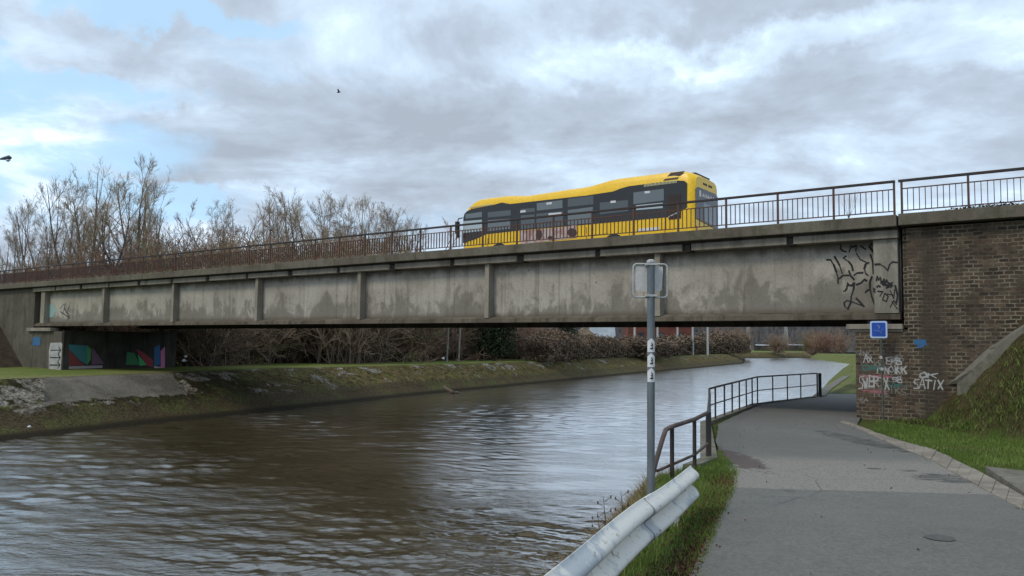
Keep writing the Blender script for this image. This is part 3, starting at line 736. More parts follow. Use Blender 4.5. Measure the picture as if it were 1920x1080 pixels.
pb = broot('brick_pier'); tag(pb, 'graffiti-covered brick pier under the right end of the bridge beside the path', 'pier')
XP = L(1605, 700)[0]
m = MB(); m.box(XP, .155, -.004, 7.6, 1.2, 4.55); m.build('brickwork', M['pierbrick'], pb)
m = MB(); m.box(XP - .22, .04, -.10, 7.7, 4.556, 4.70); m.box(XP - .1, .04, -.04, 7.65, 4.49, 4.553); m.build('bearing_ledge', M['rib'], pb, bevel=.015)
m = MB(); m.box(-.9, -.3, .1, .5, 4.702, 4.828); m.build('bearing', M['dark'], pb)
m = MB(); a = L(1610, 726, 0)
word(m, 'SWBRTX', a[0], a[1], .135, .28, .04, -.008, seed=2)
a = L(1660, 700); word(m, 'NOWOK', a[0], a[1], .11, .20, .035, -.008, seed=4); word(m, 'EKB', a[0] + .03, a[1] + .25, .13, .16, .03, -.008, seed=5)
a = L(1675, 716); word(m, 'SB', a[0], a[1], .13, .14, .034, -.008, seed=7)
a = L(1620, 678); word(m, 'AX', a[0], a[1], .12, .2, .034, -.008, seed=8); word(m, 'IT', a[0] + .3, a[1] - .3, .1, .16, .03, -.008, seed=9)
m.build('graffiti', M['sprayw'], pb)
m = MB()
for k_, (px_, py_, tx_) in enumerate(((1612, 668, 'RNS'), (1640, 690, 'KE'), (1662, 676, 'WAB'), (1616, 716, 'OXOR'), (1640, 742, 'NTE'), (1668, 738, 'IKS'), (1612, 752, 'EA'))):
    a = L(px_, py_); word(m, tx_, a[0], a[1], .11 + .02 * (k_ % 3), .13 + .04 * (k_ % 2), .026, -.007, seed=20 + k_)
m.build('graffiti', material('faded_grey_spray', (.20, .19, .17), .85), pb)
m = MB(); a = L(1612, 708); word(m, 'OSO', a[0] - .02, a[1] + .02, .3, .05, .04, -.006); a = L(1612, 735); word(m, 'TEE', a[0], a[1], .25, .05, .035, -.006); m.build('graffiti', M['sprayp'], pb)
m = MB(); a = L(1617, 694); word(m, 'ORO', a[0], a[1], .2, .14, .06, -.006); a = L(1662, 726); word(m, 'NXN', a[0], a[1], .16, .12, .05, -.006); m.build('graffiti', M['sprayt'], pb)

# ---- left abutment
la = broot('abutment'); tag(la, 'dark concrete abutment with painted mural at the left end of the bridge', 'abutment')
XA = L(120, 650)[0]
m = MB(); m.box(XL - 45, XL - .12, 0, .9, 1.5, 7.34); m.build('wing_wall', M['wall'], la)
m = MB(); m.box(XL - .6, XA - .3, .02, 7.5, 1.5, 4.50); m.build('bearing_wall', M['wall'], la)
m = MB(); m.box(XA - .295, XA, -.03, 7.5, 1.9, 4.56); m.build('river_wall', M['dark'], la)  # under-bridge blackness put into this wall's colour
m = MB(); m.box(XL - .7, XL + 2.6, -.18, .35, 4.505, 4.72); m.build('bearing_ledge', M['rib'], la, bevel=.02)
m = MB(); m.box(XL + .03, XL + .55, .1, .5, 4.722, 4.829); m.build('bearing', M['dark'], la)
m = MB(); x0, x1 = L(93, 660)[0], L(117, 660)[0]; z0, z1 = L(105, 697)[1] + .04, L(105, 642)[1]
m.add([(x, -.034, z) for x, z in ((x0 + .1, z0), (x1 - .02, z0 + .02), (x1, z1 - .1), (x1 - .1, z1), (x0 + .12, z1 - .03), (x0 - .03, z1 - .5), (x0 + .02, z0 + .6))], [tuple(range(7))])
m.build('white_panel', varied('dirty_white', (.42, .42, .41), (.30, .30, .29), 3, .8, .05), la)
m = MB(); zz = [L(105, p)[1] for p in (657, 671, 685)]
for k, z in enumerate(zz):
    e = x1 - .14; s_ = x0 + .2
    m.ribbon([(s_, z), (e, z + .03)], .08, -.038); m.ribbon([(e - .32, z + .22), (e, z + .03), (e - .28, z - .18)], .09, -.04)
m.build('arrow', M['black'], la)
m = MB(); a, b = L(59, 632), L(75, 648); m.box(a[0], b[0], .0, .01, b[1], a[1]); m.build('paint_patch', M['sprayb'], la)
# mural on the wall facing the river
def MU(px, py):
    d = ray(px, py); k = ((P0.x + ex.x * XA) * ex.x + (P0.y + ex.y * XA) * ex.y) / (d.x * ex.x + d.y * ex.y)
    p = Vector((d.x * k, d.y * k, CAMZ + d.z * k)); q = p - P0
    return (q.x * nv.x + q.y * nv.y, p.z)
mural = [((.15, .03, .03), [(129, 655), (150, 678), (160, 685), (129, 686)]), ((.03, .13, .14), [(129, 646), (166, 648), (163, 684), (150, 676), (129, 654)]), ((.05, .20, .07), [(163, 648), (171, 655), (170, 675), (163, 684)]),
         ((.12, .06, .10), [(172, 652), (180, 660), (195, 682), (172, 684)]), ((.03, .14, .06), [(238, 660), (252, 662), (262, 684), (236, 684)]), ((.05, .30, .10), [(258, 664), (275, 684), (262, 686)]),
         ((.22, .03, .04), [(255, 655), (268, 660), (287, 676), (287, 688), (276, 686)]), ((.03, .10, .24), [(289, 652), (300, 646), (300, 684), (289, 686)]), ((.42, .14, .26), [(301, 658), (309, 650), (309, 690), (301, 689)]), ((.35, .3, .33), [(289, 686), (309, 690), (309, 694), (289, 692)]),
         ((.28, .25, .25), [(129, 687), (192, 685), (192, 690), (129, 692)])]
for k, (c, pts) in enumerate(mural):
    m = MB(); q = [MU(*p) for p in pts]; m.add([(XA + .004 + .0006 * k, p[0], p[1]) for p in q], [tuple(range(len(q)))])
    m.build('mural_patch', material('mural_paint_%d' % k, tuple(min(.6, x * 1.25) for x in c), .8), la)
# earth slope with ivy against the left wing wall
m = MB(); xw = L(45, 690)[0]
sl_ = [(xw, 2.05), (xw - 3.2, 4.3), (xw - 7, 7.2), (xw - 45, 7.2), (xw - 45, 1.5), (xw, 1.5)]
vs = []; N = len(sl_)
m.prism(sl_, -.02, -2.4, 'y')
V2 = [(x + (0 if y > -1 else 0), y if y > -1 else y - (z - 1.5) * 0, z) for x, y, z in m.v]; m.v = V2
o = m.build('earth_slope', varied('dark_earth', (.045, .030, .020), (.07, .052, .03), 1.5, .95, .9, .08)); o.location = P0; o.rotation_euler = (0, 0, BROT); tag(o, kind='structure')

# ================================================================ BUS
def build_bus():
    D2 = 6.0; zr = 7.62
    bx0 = L(863, 450, D2)[0]; bx1 = L(1302, 400, D2)[0]; LEN = bx1 - bx0
    root = empty('city_bus', Lw(bx0, D2, zr), BROT)
    tag(root, 'yellow city bus with black window band driving across the bridge', 'bus')
    def BP(px, py): x, z = L(px, py, D2); return (x - bx0, z - zr)
    def bump_(a, b, x): k = min(1, max(0, (x - a) / (b - a))); return k * k * (3 - 2 * k)
    def H(x):
        h = 3.40 + .13 * (1 - bump_(2.5, 4.2, x)) - .07 * (1 - bump_(3.5, 6, x)) + .02 * bump_(3.8, 7, x) + .20 * bump_(6.8, 8.6, x)
        if x < 1.2: h -= .72 * (1 - x / 1.2)**2
        if x > LEN - .9: h -= .28 * ((x - LEN + .9) / .9)**2.2
        return h
    body = MB(); secs = []
    us = [0, .04, .12, .25, .45, .7, 1.0, 1.5, 2.0, 2.5, 2.9, 3.3, 3.8, 5, 6.2, 6.8, 7.2, 7.7, 8.2, 8.6, 9.5, 10.5, LEN - .9, LEN - .6, LEN - .35, LEN - .18, LEN - .07, LEN]
    Wd = 2.55
    for u in us:
        h = H(u); ins = .30 * max(0, 1 - u / .45)**2 + .12 * max(0, 1 - (LEN - u) / .2)**2
        half = Wd / 2 - ins; z0 = .32
        q = [(-half, z0), (-half - .0, .9), (-half, min(2.35, h - .95)), (-half + .015, min(2.72, h - .55)), (-half + .03, h - .30), (-half + .11, h - .12), (-half + .3, h - .03), (-half + .75, h)]
        full = q + [(-a, b) for a, b in q[::-1]]
        secs.append([(u, Wd / 2 + a, b) for a, b in full])
    n = len(secs[0]); vs = [p for s_ in secs for p in s_]
    fs = [(i * n + j, i * n + (j + 1) % n, (i + 1) * n + (j + 1) % n, (i + 1) * n + j) for i in range(len(secs) - 1) for j in range(n)]
    fs += [tuple(range(n)), tuple(range((len(secs) - 1) * n, len(secs) * n))]
    body.add(vs, fs)
    yel = varied('bus_yellow', (.90, .54, .004), (.93, .58, .006), 1.2, .35, .03, .002, spec=.5)
    blk = material('bus_black', (.022, .023, .025), .25)
    gl = material('bus_pane', (.085, .10, .11), .10)
    glm = material('bus_pane_mid', (.14, .165, .18), .10)
    gll = material('bus_pane_painted_sky', (.40, .47, .50), .12)  # opaque pane; pale colour stands in for sky showing through the glass
    gril = material('bus_grille', (.02, .01, .008), .6)
    body.build('body', yel, root, smooth=35)
    def poly(name, pts, mat, y=-.012, thick=.02):
        m = MB(); m.prism([BP(*p) for p in pts], y, y + thick, 'y'); return m.build(name, mat, root)
    poly('window_band', [(869, 408), (871, 401), (876, 396), (884, 392), (924.5, 384.3), (941, 379.8), (957, 382.5), (1054, 371.6), (1100, 366.5), (1149.7, 359), (1165, 353), (1180, 349), (1240, 341.5), (1272, 338.6), (1283, 339), (1288, 343), (1288.5, 388.5), (1276, 396.4), (1254, 407), (1117, 419.5), (975, 432), (912, 439), (890, 449), (868, 456)], blk)
    def pane(x0, x1, yt, yb, mat, name='window', y=-.018):     # yt,yb at x0 and x1
        poly(name, [(x0, yt[0]), (x1, yt[1]), (x1, yb[1]), (x0, yb[0])], mat, y, .008)
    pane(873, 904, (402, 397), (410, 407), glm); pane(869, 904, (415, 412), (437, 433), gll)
    pane(915, 958, (398, 394), (408, 404), gl); pane(915, 957, (413, 410), (434, 429), glm)
    pane(977, 1003, (392, 390), (399, 397), gl); pane(977, 1003, (404, 402), (430, 427), gl)
    pane(1007, 1055, (381, 375), (395, 390), glm); pane(1006, 1056, (401, 396), (428, 423), gl)
    pane(1065, 1113, (373, 367), (388, 383), gl); pane(1065, 1112, (394, 388), (422, 418), glm)
    pane(1125, 1178, (380, 375), (402, 396), gl)
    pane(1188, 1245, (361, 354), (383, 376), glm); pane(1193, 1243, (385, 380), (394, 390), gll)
    for (x, y) in ((1030, 382), (981, 397), (1150, 379), (1214, 361)): pane(x - 5, x + 5, (y - 2, y - 3), (y + 2, y + 1), M['white'], 'sticker', -.022)
    pane(1029, 1053, (400, 398), (405, 403), M['white'], 'notice', -.022)
    # lettering band over the rear side windows and front
    m = MB()
    for k in range(24):
        a, b = BP(1208 + k * 2.6, 350.5 - k * .33), BP(1209.4 + k * 2.6, 346.3 - k * .33 - (k % 3)); m.box(a[0], b[0], -.02, -.01, a[1], b[1])
    for k in range(12):
        a, b = BP(881 + k * 3.6, 390.2 - k * .5), BP(883.4 + k * 3.6, 387.4 - k * .5); m.box(a[0], b[0], -.02, -.01, a[1], b[1])
    m.build('lettering', material('pale_lettering', (.55, .52, .30), .6), root)
    # advert panel
    poly('advert_panel', [(976, 433), (1062, 425.5), (1081, 421), (1081, 446), (976, 458)], material('pink_advert', rough=.6, fn=lambda t: {'c': t.mix(t.ramp(t.noise(t.geo(), 3.5, 4, .6), .45, .55), (.36, .20, .18), (.46, .37, .34))}), -.014, .012)
    for (cx, cy, rx, ry) in ((1011, 440, 6, 11), (1073, 436, 9, 9), (1032, 446, 5, 4)):
        poly('advert_figure', [(cx + rx * math.cos(q * .6283), cy + ry * math.sin(q * .6283) * (1 if q % 2 else .85)) for q in range(10)], material('advert_dark', (.06, .03, .03), .7), -.021, .005)
    poly('white_skirt_panel', [(1197, 429), (1236, 425.5), (1236, 431), (1197, 435)], M['white'], -.012, .01)
    poly('skirt', [(1090, 440), (1140, 434), (1140, 437), (1090, 443)], yel, -.012, .01)
    poly('engine_grille', [(1254, 366), (1277, 363), (1277, 409), (1254, 412)], gril, -.024, .014)
    poly('grille_rail', [(1254, 405.5), (1275, 396), (1275, 398), (1254, 407.5)], M['galvl'], -.03, .005)
    # roof grille
    m = MB(); g = [BP(1243, 334), BP(1270, 331), BP(1283, 320.5), BP(1256, 322)]
    h0, h1 = 3.18, 3.52
    m.add([(g[0][0], .06, h0), (g[1][0], .06, h0), (g[2][0], .14, h1 - .03), (g[3][0], .14, h1 - .03)], [(0, 1, 2, 3)])
    m.v = [(x, y - .05, z + .03) for x, y, z in m.v]; m.build('roof_grille', gril, root)
    for k_, px_ in enumerate((915, 1100, 1180, 1247)):
        a_ = BP(px_, 430)[0]; m = MB(); m.box(a_ - .012, a_ + .012, -.006, .01, .45, 1.45 + .1 * k_); m.build('panel_gap', M['black'], root)
    # wheels
    for wx in (BP(936, 450)[0], BP(1151, 436)[0]):
        for yy in (.18, 2.1):
            m = MB(); m.tube([(wx, yy, .48), (wx, yy + .28, .48)], .48, 28); w = m.build('wheel', material('tyre', (.02, .02, .02), .85), root, smooth=40)
            m = MB(); m.tube([(wx, yy - .01, .48), (wx, yy + .29, .48)], .27, 20); m.build('rim', M['galv'], w, smooth=40)
        m = MB(); m.prism([(wx + .62 * math.cos(a * math.pi / 14), .50 + .66 * math.sin(a * math.pi / 14)) for a in range(15)], -.012, .1, 'y'); m.build('wheel_arch', M['black'], root)
        # tyre shown in the arch
        m = MB(); m.tube([(wx, -.016, .48), (wx, .1, .48)], .47, 28); w = m.build('wheel', material('tyre'), root, smooth=40)
        m = MB(); m.tube([(wx, -.024, .48), (wx, .0, .48)], .26, 20); m.build('rim', M['galv'], w, smooth=40)
    # rear: window, destination display, lights, top vents
    XR_ = LEN + .004
    m = MB(); m.prism([(.10, 1.55), (2.45, 1.35), (2.45, 2.75), (2.2, 2.86), (.35, 2.86), (.10, 2.75)], XR_, XR_ + .02, 'x'); m.build('rear_window', blk, root, bevel=.004)
    m = MB(); m.prism([(.85, 1.55), (2.2, 1.45), (2.2, 2.25), (.85, 2.3)], XR_ + .021, XR_ + .027, 'x'); m.build('window', glm, root)
    m = MB(); m.box(XR_ + .021, XR_ + .03, .42, .62, 2.48, 2.74); 
    for k in range(11): m.box(XR_ + .021, XR_ + .03, .70 + k * .13, .77 + k * .13 + .02 * (k % 2), 2.52, 2.62 + .06 * ((k * 3) % 2))
    m.build('destination_display', material('display_white', (.7, .6, .58), .5), root)
    m = MB(); m.box(XR_ - .12, XR_ + .01, .9, 1.3, 3.05, 3.13); m.box(XR_ - .12, XR_ + .01, 1.45, 1.85, 3.05, 3.13); m.box(XR_ - .5, XR_ - .2, .6, 2.1, 3.42, 3.53); m.build('rear_vent', gril, root, bevel=.005)
    for yy in (.12, 2.33):
        m = MB(); m.box(XR_, XR_ + .03, yy, yy + .10, .75, 1.25); m.build('tail_light', material('tail_red', (.35, .03, .02), .3), root, bevel=.01)
    m = MB(); m.box(XR_, XR_ + .02, .3, 2.25, .62, .66); m.box(XR_, XR_ + .012, 1.0, 1.5, .8, .92); m.build('bumper_trim', M['black'], root)
    # front: windscreen and mirror
    m = MB(); m.prism([(.32, 1.0), (2.23, 1.0), (2.23, 2.45), (.32, 2.45)], -.03, .0, 'x'); m.build('windscreen', blk, root)
    m = MB(); m.tube([(.15, -.02, 2.55), (-.02, -.14, 2.5), (-.05, -.17, 2.3)], .03, 8); m.box(-.12, .04, -.28, -.10, 1.75, 2.35); m.box(-.02, .10, -.30, -.18, 1.55, 1.95)
    m.build('mirror', M['black'], root, bevel=.02)
    m = MB(); m.box(2, LEN - 2, 1.0, 1.6, 3.3, 3.40); m.build('roof_rail', yel, root)
build_bus()

# ================================================================ SMALL THINGS
# tall tubular signpost behind the guardrail
Ysp = 7.6; pbx = onY(1220.5, 800, Ysp).x; basez = 1.85
rp = empty('sign_post', (pbx, Ysp, 0)); tag(rp, 'grey steel post with a small square sign seen from behind and three arrow stickers', 'sign post')
ztop = onY(1221, 489, Ysp).z
m = MB(); m.tube([(0, 0, basez), (0, 0, ztop - .02)], .0365, 20); m.build('post', M['galv'], rp, smooth=40)
m = MB(); m.tube([(0, 0, ztop - .02), (0, 0, ztop), (0, 0, ztop + .012)], [.040, .040, .022], 20); m.build('cap', M['galvl'], rp, smooth=40)
za, zb_ = onY(1221, 494, Ysp).z, onY(1221, 557, Ysp).z
w2 = .163; cxm = .004
def rrect(hw, z0, z1, r, n=5):
    pts = []
    for (cx, cz, a0) in ((hw - r, z1 - r, 0), (-hw + r, z1 - r, 90), (-hw + r, z0 + r, 180), (hw - r, z0 + r, 270)):
        for k in range(n + 1):
            a = R(a0 + 90 * k / n); pts.append((cx + r * math.cos(a), cz + r * math.sin(a)))
    return pts
fr = rrect(w2, zb_, za, .035); m = MB(); m.tube([(p[0] + cxm, .06, p[1]) for p in fr] + [(fr[0][0] + cxm, .06, fr[0][1])], .0085, 8, caps=False); m.build('sign_frame', M['galvl'], rp, smooth=60)
m = MB(); o_ = [(-.135, za - .02), (-.14, zb_ + .085), (-.12, zb_ + .055), (-.10, zb_ + .075), (-.06, zb_ + .055), (0, zb_ + .06), (.06, zb_ + .075), (.08, zb_ + .05), (.115, zb_ + .07), (.128, za - .05), (.125, za - .02)]
m.prism(o_, .066, .070, 'y'); m.build('sign_panel', M['signback'], rp)
m = MB(); 
for z in (za - .01, zb_ + .012): m.box(-.05, .055, -.042, .058, z - .01, z + .01)
m.build('bracket', M['galvl'], rp, bevel=.003)
for (ya, yb) in ((634, 660), (662, 688), (689.5, 716)):
    z1, z0 = onY(1220, ya, Ysp).z, onY(1220, yb, Ysp).z
    m = MB(); vs = []; n = 8
    for k in range(n + 1):
        a = R(-90 - 66 + 132 * k / n - 4); xx, yy = .0375 * math.cos(a), .0375 * math.sin(a)
        zt_ = z1 - .035 * abs(k - n / 2) / (n / 2)
        vs += [(xx, yy, z0), (xx, yy, zt_)]
    m.add(vs, [(2 * k, 2 * k + 2, 2 * k + 3, 2 * k + 1) for k in range(n)]); s_ = m.build('arrow_sticker', M['white'], rp)
    m = MB(); zc = (z0 + z1) / 2 - .01
    m.ribbon([(-.003, zc + .032), (.008, zc + .018), (0.0, zc + .002), (.008, zc - .012), (.0, zc - .03)], .009, -.0385)
    m.ribbon([(-.012, zc - .022), (.012, zc - .022)], .010, -.0385); m.ribbon([(-.006, zc + .008), (.012, zc + .006)], .008, -.0385)
    m.build('symbol', M['black'], s_)

# guardrail
ga, gb = Vector((.22, 4.1, 0)), Vector((1.80, 8.0, 0)); gd = (gb - ga).normalized(); gs = ga - gd * 2.3
gn = Vector((gd.y, -gd.x, 0))          # towards the path
grt = empty('guardrail', (gs.x, gs.y, 0), math.atan2(gd.y, gd.x)); tag(grt, 'worn white corrugated steel guardrail at the edge of the path in the foreground', 'guardrail')
LG = (gb - gs).length
prf = []
for k in range(25):
    z = k / 24; off = -.08 * (.5 - .5 * math.cos(4 * math.pi * z)) ** .8
    prf.append((off, 2.885 - .365 * z))
n = len(prf)
def beam(x0, x1, lift=0):
    m = MB(); xs = np.linspace(x0, x1, max(3, int((x1 - x0) / .2))); vs = []
    for x in xs:
        dz = -.02 * max(0, x - 4.2) + .008 * math.sin(x * 2.1)
        for (o_, z) in prf: vs.append((x, o_ - lift, z + dz))
    for x in xs:
        dz = -.02 * max(0, x - 4.2) + .008 * math.sin(x * 2.1)
        for (o_, z) in prf: vs.append((x, o_ + .006 - lift, z + dz))
    K = len(xs) * n
    fs = [(i * n + j, i * n + j + 1, (i + 1) * n + j + 1, (i + 1) * n + j) for i in range(len(xs) - 1) for j in range(n - 1)]
    fs += [(K + a, K + b, K + c, K + d) for a, b, c, d in fs]
    for i in range(len(xs) - 1): 
        for j in (0, n - 1): fs.append((i * n + j, (i + 1) * n + j, K + (i + 1) * n + j, K + i * n + j))
    m.add(vs, fs); return m
beam(0, LG - 1.9).build('beam', M['guard'], grt, smooth=50)
beam(LG - 2.15, LG - .10, .007).build('beam', M['guard'], grt, smooth=50)
m = MB(); xs = [LG - .11, LG - .04, LG + .03, LG + .06]; 
vs = []
for i, x in enumerate(xs):
    k = (1, .97, .90, .74)[i]
    for (o_, z) in prf: vs.append((x, o_ - .010 + .02 * i, 2.70 + (z - 2.70) * k - .02 * (x - 4.2) + .008 * math.sin(x * 2.1)))
m.add(vs, [(i * n + j, i * n + j + 1, (i + 1) * n + j + 1, (i + 1) * n + j) for i in range(3) for j in range(n - 1)])
m.build('end_piece', M['guard'], grt, smooth=50)
for q_ in range(4):
    for zz in (2.79, 2.61):
        x = LG - 2.10 + (q_ % 2) * .14 + (0 if q_ < 2 else 0.0); 
        if q_ < 2:
            m = MB(); m.tube([(x, -.085, zz), (x, -.06, zz)], .014, 6); m.build('bolt', M['rail'], grt)
for x in (.35, 2.55, LG - .55):
    hp2 = 2.80 if x < 3 else 2.66
    m = MB(); m.box(x - .035, x + .035, .03, .045, 2.0, hp2); m.box(x - .035, x - .028, .045, .10, 2.0, hp2); m.box(x + .028, x + .035, .045, .10, 2.0, hp2); m.build('post', M['galvl'], grt, bevel=.002)
    m = MB(); m.tube([(x, -.03, 2.69), (x, -.012, 2.69)], .016, 6); m.build('bolt', M['galv'], grt)

# steel railing along the path edge and river
rr_ = empty('river_railing', (4.9, 20, 2)); tag(rr_, 'dark rusty tubular railing curving along the river side of the path', 'railing')
inv = Vector((4.9, 20, 2))
HZ = 2.97
pathp = [Vector((12.75, 33.6, 0)), Vector((8.75, 28.6, 0)), Vector((4.90, 20.0, 0))]
far_x = [1532, 1501, 1476, 1448.6, 1420, 1410, 1399, 1386, 1372.5, 1358, 1341]
def on_line(px, A_, B_):
    d = ray(px, 700); d = Vector((d.x, d.y)); a = Vector((A_.x, A_.y)); b = Vector((B_.x, B_.y)) - a
    # a + s*b = k*d
    det = b.x * (-d.y) + d.x * b.y
    s_ = (-a.x * (-d.y) - d.x * a.y) / det
    return Vector((a.x + b.x * s_, a.y + b.y * s_, 0))
posts = [on_line(x, pathp[0], pathp[1]) for x in far_x[:5]] + [on_line(x, pathp[1], pathp[2]) for x in far_x[5:]] + [Vector((4.93, 20.0, 0)), Vector((4.25, 17.2, 0)), Vector((3.62, 14.7, 0)), Vector((3.08, 12.55, 0))]
def P3(p, z): return (p.x - inv.x, p.y - inv.y, z - inv.z)
for i, p in enumerate(posts):
    m = MB(); r_ = .024 if 0 < i < len(posts) - 1 else .032
    hz = HZ + (.0 if i < len(posts) - 1 else .03)
    gz = pz(p.y) + (.05 if p.y > 13 else -.15)
    if i == len(posts) - 1:
        m.box(p.x - inv.x - .035, p.x - inv.x + .035, p.y - inv.y - .035, p.y - inv.y + .035, gz - .25 - inv.z, hz - inv.z)
    else: m.tube([P3(p, gz), P3(p, hz)], r_, 8)
    m.build('post', M['steel'], rr_)
m = MB(); m.tube([P3(p, HZ) for p in posts], .027, 8); m.build('handrail', M['steel'], rr_, smooth=60)
m = MB(); m.tube([P3(p, (HZ + pz(p.y)) / 2 + .02) for p in posts], .018, 8); m.build('mid_rail', M['steel'], rr_, smooth=60)
m = MB(); e_ = posts[0]; m.box(e_.x - inv.x + .12, e_.x - inv.x + .22, e_.y - inv.y + .1, e_.y - inv.y + .2, 1.8 - inv.z, 2.97 - inv.z); m.build('end_post', M['steel'], rr_)
low = empty('river_railing', (2.6, 11.5, 2)); tag(low, 'short rusty railing dropping towards the water behind the guardrail', 'railing'); inv = Vector((2.6, 11.5, 2))
q0, q1, q2 = Vector((3.04, 12.45, 0)), onz(1302, 785, 3.0), onz(1260, 799, 2.99)
def dq(px, py, Y): p = onY(px, py, Y); return (p.x - inv.x, p.y - inv.y, p.z - inv.z)
m = MB(); m.tube([P3(q0, 2.99), P3(q1, 2.99), P3(q2, 2.985), dq(1248, 806, q2.y - .15), dq(1240, 830, q2.y - .3), dq(1228, 872, q2.y - .4), dq(1214, 925, q2.y - .5), dq(1209, 945, q2.y - .5)], .03, 10); m.build('handrail', M['steelrust'], low, smooth=60)
m = MB(); m.tube([P3(q0, 2.52), P3(q1, 2.50), dq(1232, 883, q2.y - .35)], .02, 8); m.build('mid_rail', M['steelrust'], low, smooth=60)
for q, b_ in ((q1, 1.3), (q2, 1.2)):
    m = MB(); m.tube([P3(q, b_), P3(q, 2.98)], .028, 8); m.build('post', M['steel'], low, smooth=60)

# blue sign by the pier
bl = L(1656, 780, -.45); bp = Lw(bl[0], -.45)
rs = empty('street_sign', (bp.x, bp.y, 0), BROT); tag(rs, 'square blue sign with pale rim on a thin pole before the brick pier', 'sign')
a, b = L(1631, 602, -.5), L(1664, 634, -.5)
m = MB(); m.tube([(0, 0, 1.9), (-.02, 0, a[1] - .03)], .026, 10); m.build('pole', varied('green_grey_pole', (.06, .075, .06), (.11, .12, .10), 5, .7), rs, smooth=40)
hw = (b[0] - a[0]) / 2; cxx = (a[0] + b[0]) / 2 - bl[0]
def rr_panel(m, hw, z0, z1, r, y0, y1): m.prism([(p[0] + cxx, p[1]) for p in rrect(hw, z0, z1, r)], y0, y1, 'y')
m = MB(); rr_panel(m, hw, b[1], a[1], .05, -.045, -.030); m.build('sign_rim', M['lblue'], rs)
m = MB(); rr_panel(m, hw - .045, b[1] + .045, a[1] - .045, .03, -.052, -.0455); m.build('sign_face', M['blue'], rs)
m = MB(); zc = (a[1] + b[1]) / 2
m.ribbon([(cxx - .02, zc + .12), (cxx + .03, zc + .07), (cxx, zc + .03)], .03, -.053); m.ribbon([(cxx - .1, zc - .02), (cxx + .02, zc - .04), (cxx + .08, zc - .12)], .018, -.053); m.ribbon([(cxx + .1, zc + .02), (cxx + .06, zc - .06)], .015, -.053)
m.build('sign_mark', material('faded_mark', (.10, .17, .42), .6), rs)
for (px, py) in ((1652, 670), (1654, 692)):
    q = L(px, py, -.47); m = MB(); m.box(q[0] - bl[0] - .035, q[0] - bl[0] + .035, -.03, -.027, q[1] - .04, q[1] + .04); m.build('sticker', M['sprayw'], rs)

# street lamp whose head reaches into the left edge
hp = onY(11, 298, 60)
lp = empty('street_lamp', (hp.x - 2.4, 60, 7.6)); tag(lp, 'street lamp head on a curved arm at the left edge against the sky', 'street lamp')
m = MB(); m.tube([(0, 0, 0), (0, 0, hp.z - 9.2), (.25, 0, hp.z - 8.2), (1.0, 0, hp.z - 7.75), (2.0, 0, hp.z - 7.62)], [.10, .075, .06, .05, .045], 12); m.build('pole', M['galv'], lp, smooth=60)
m = MB(); m.tube([(1.95, 0, hp.z - 7.62), (2.3, 0, hp.z - 7.55), (2.65, 0, hp.z - 7.48), (2.82, 0, hp.z - 7.52)], [.06, .13, .17, .06], 14); m.build('lamp_housing', material('lamp_dark', (.05, .07, .09), .5), lp, smooth=60)
m = MB(); m.tube([(2.4, 0, hp.z - 7.66), (2.55, 0, hp.z - 7.71), (2.75, 0, hp.z - 7.64)], [.05, .13, .05], 12); m.build('lens', material('lamp_lens', (.45, .5, .55), .2), lp, smooth=60)
# distant bird
bp_ = onY(635, 173, 60); m = MB()
m.tube([(-.16, 0, -.02), (-.05, 0, 0), (.08, 0, .01), (.17, 0, .03)], [.01, .05, .045, .01], 8)
m.add([(-.05, 0, .02), (.06, 0, .02), (.05, -.12, .16), (-.06, -.28, .2), (-.05, .12, .14), (.05, .28, .16)], [(0, 1, 2, 3), (0, 1, 5, 4)])
o = m.build('bird', material('bird_dark', (.02, .025, .03), .8)); o.location = bp_; tag(o, 'small dark bird flying high in the cloudy sky', 'bird')
# drifting log and litter
p = onz(850, 736, .1); m = MB(); m.tube([(0, 0, 0), (-.5, .3, .22), (-.9, .5, .5)], [.16, .13, .06], 8); m.tube([(.4, .1, 0), (-.1, .0, .02)], [.1, .08], 8); o = m.build('driftwood', M['bark2'], smooth=60); o.location = p; tag(o, 'dark driftwood log lying at the waterline of the far bank', 'log')
for (px, py, Y, s_, nm, lb) in ((345, 676, 49, .12, 'litter', 'white scrap of litter on the ground right of the mural wall'), (349, 668, 49, .1, 'litter', 'smaller white scrap of litter in the scrub right of the mural'), (55, 800, 32, .07, 'litter', 'white speck of litter low on the left mossy bank'),
                         (831, 672, 80, .17, 'litter', 'round white plastic litter on the far grass ledge below a pale trunk')):
    p = onY(px, py, Y); bmm = bmesh.new(); bmesh.ops.create_icosphere(bmm, subdivisions=2, radius=s_)
    for v in bmm.verts: v.co *= rnd.uniform(.6, 1.15); v.co.z *= .8
    me = bpy.data.meshes.new(nm); bmm.to_mesh(me); bmm.free(); me.materials.append(M['white']); o = bpy.data.objects.new(nm, me); col.objects.link(o); o.location = p; tag(o, lb, 'litter')
# manhole-like round patch in the path
p = onz(1762, 1016, pz(6.7)); m = MB(); nseg = 28
m.add([(.12 * math.cos(i * 2 * math.pi / nseg), .12 * math.sin(i * 2 * math.pi / nseg), .036) for i in range(nseg)], [tuple(range(nseg))])
o = m.build('drain_cover', varied('cover_iron', (.085, .083, .078), (.11, .108, .10), 30)); o.location = (p.x, p.y, pz(p.y)); tag(o, 'small round dark cover set in the asphalt path', 'cover')

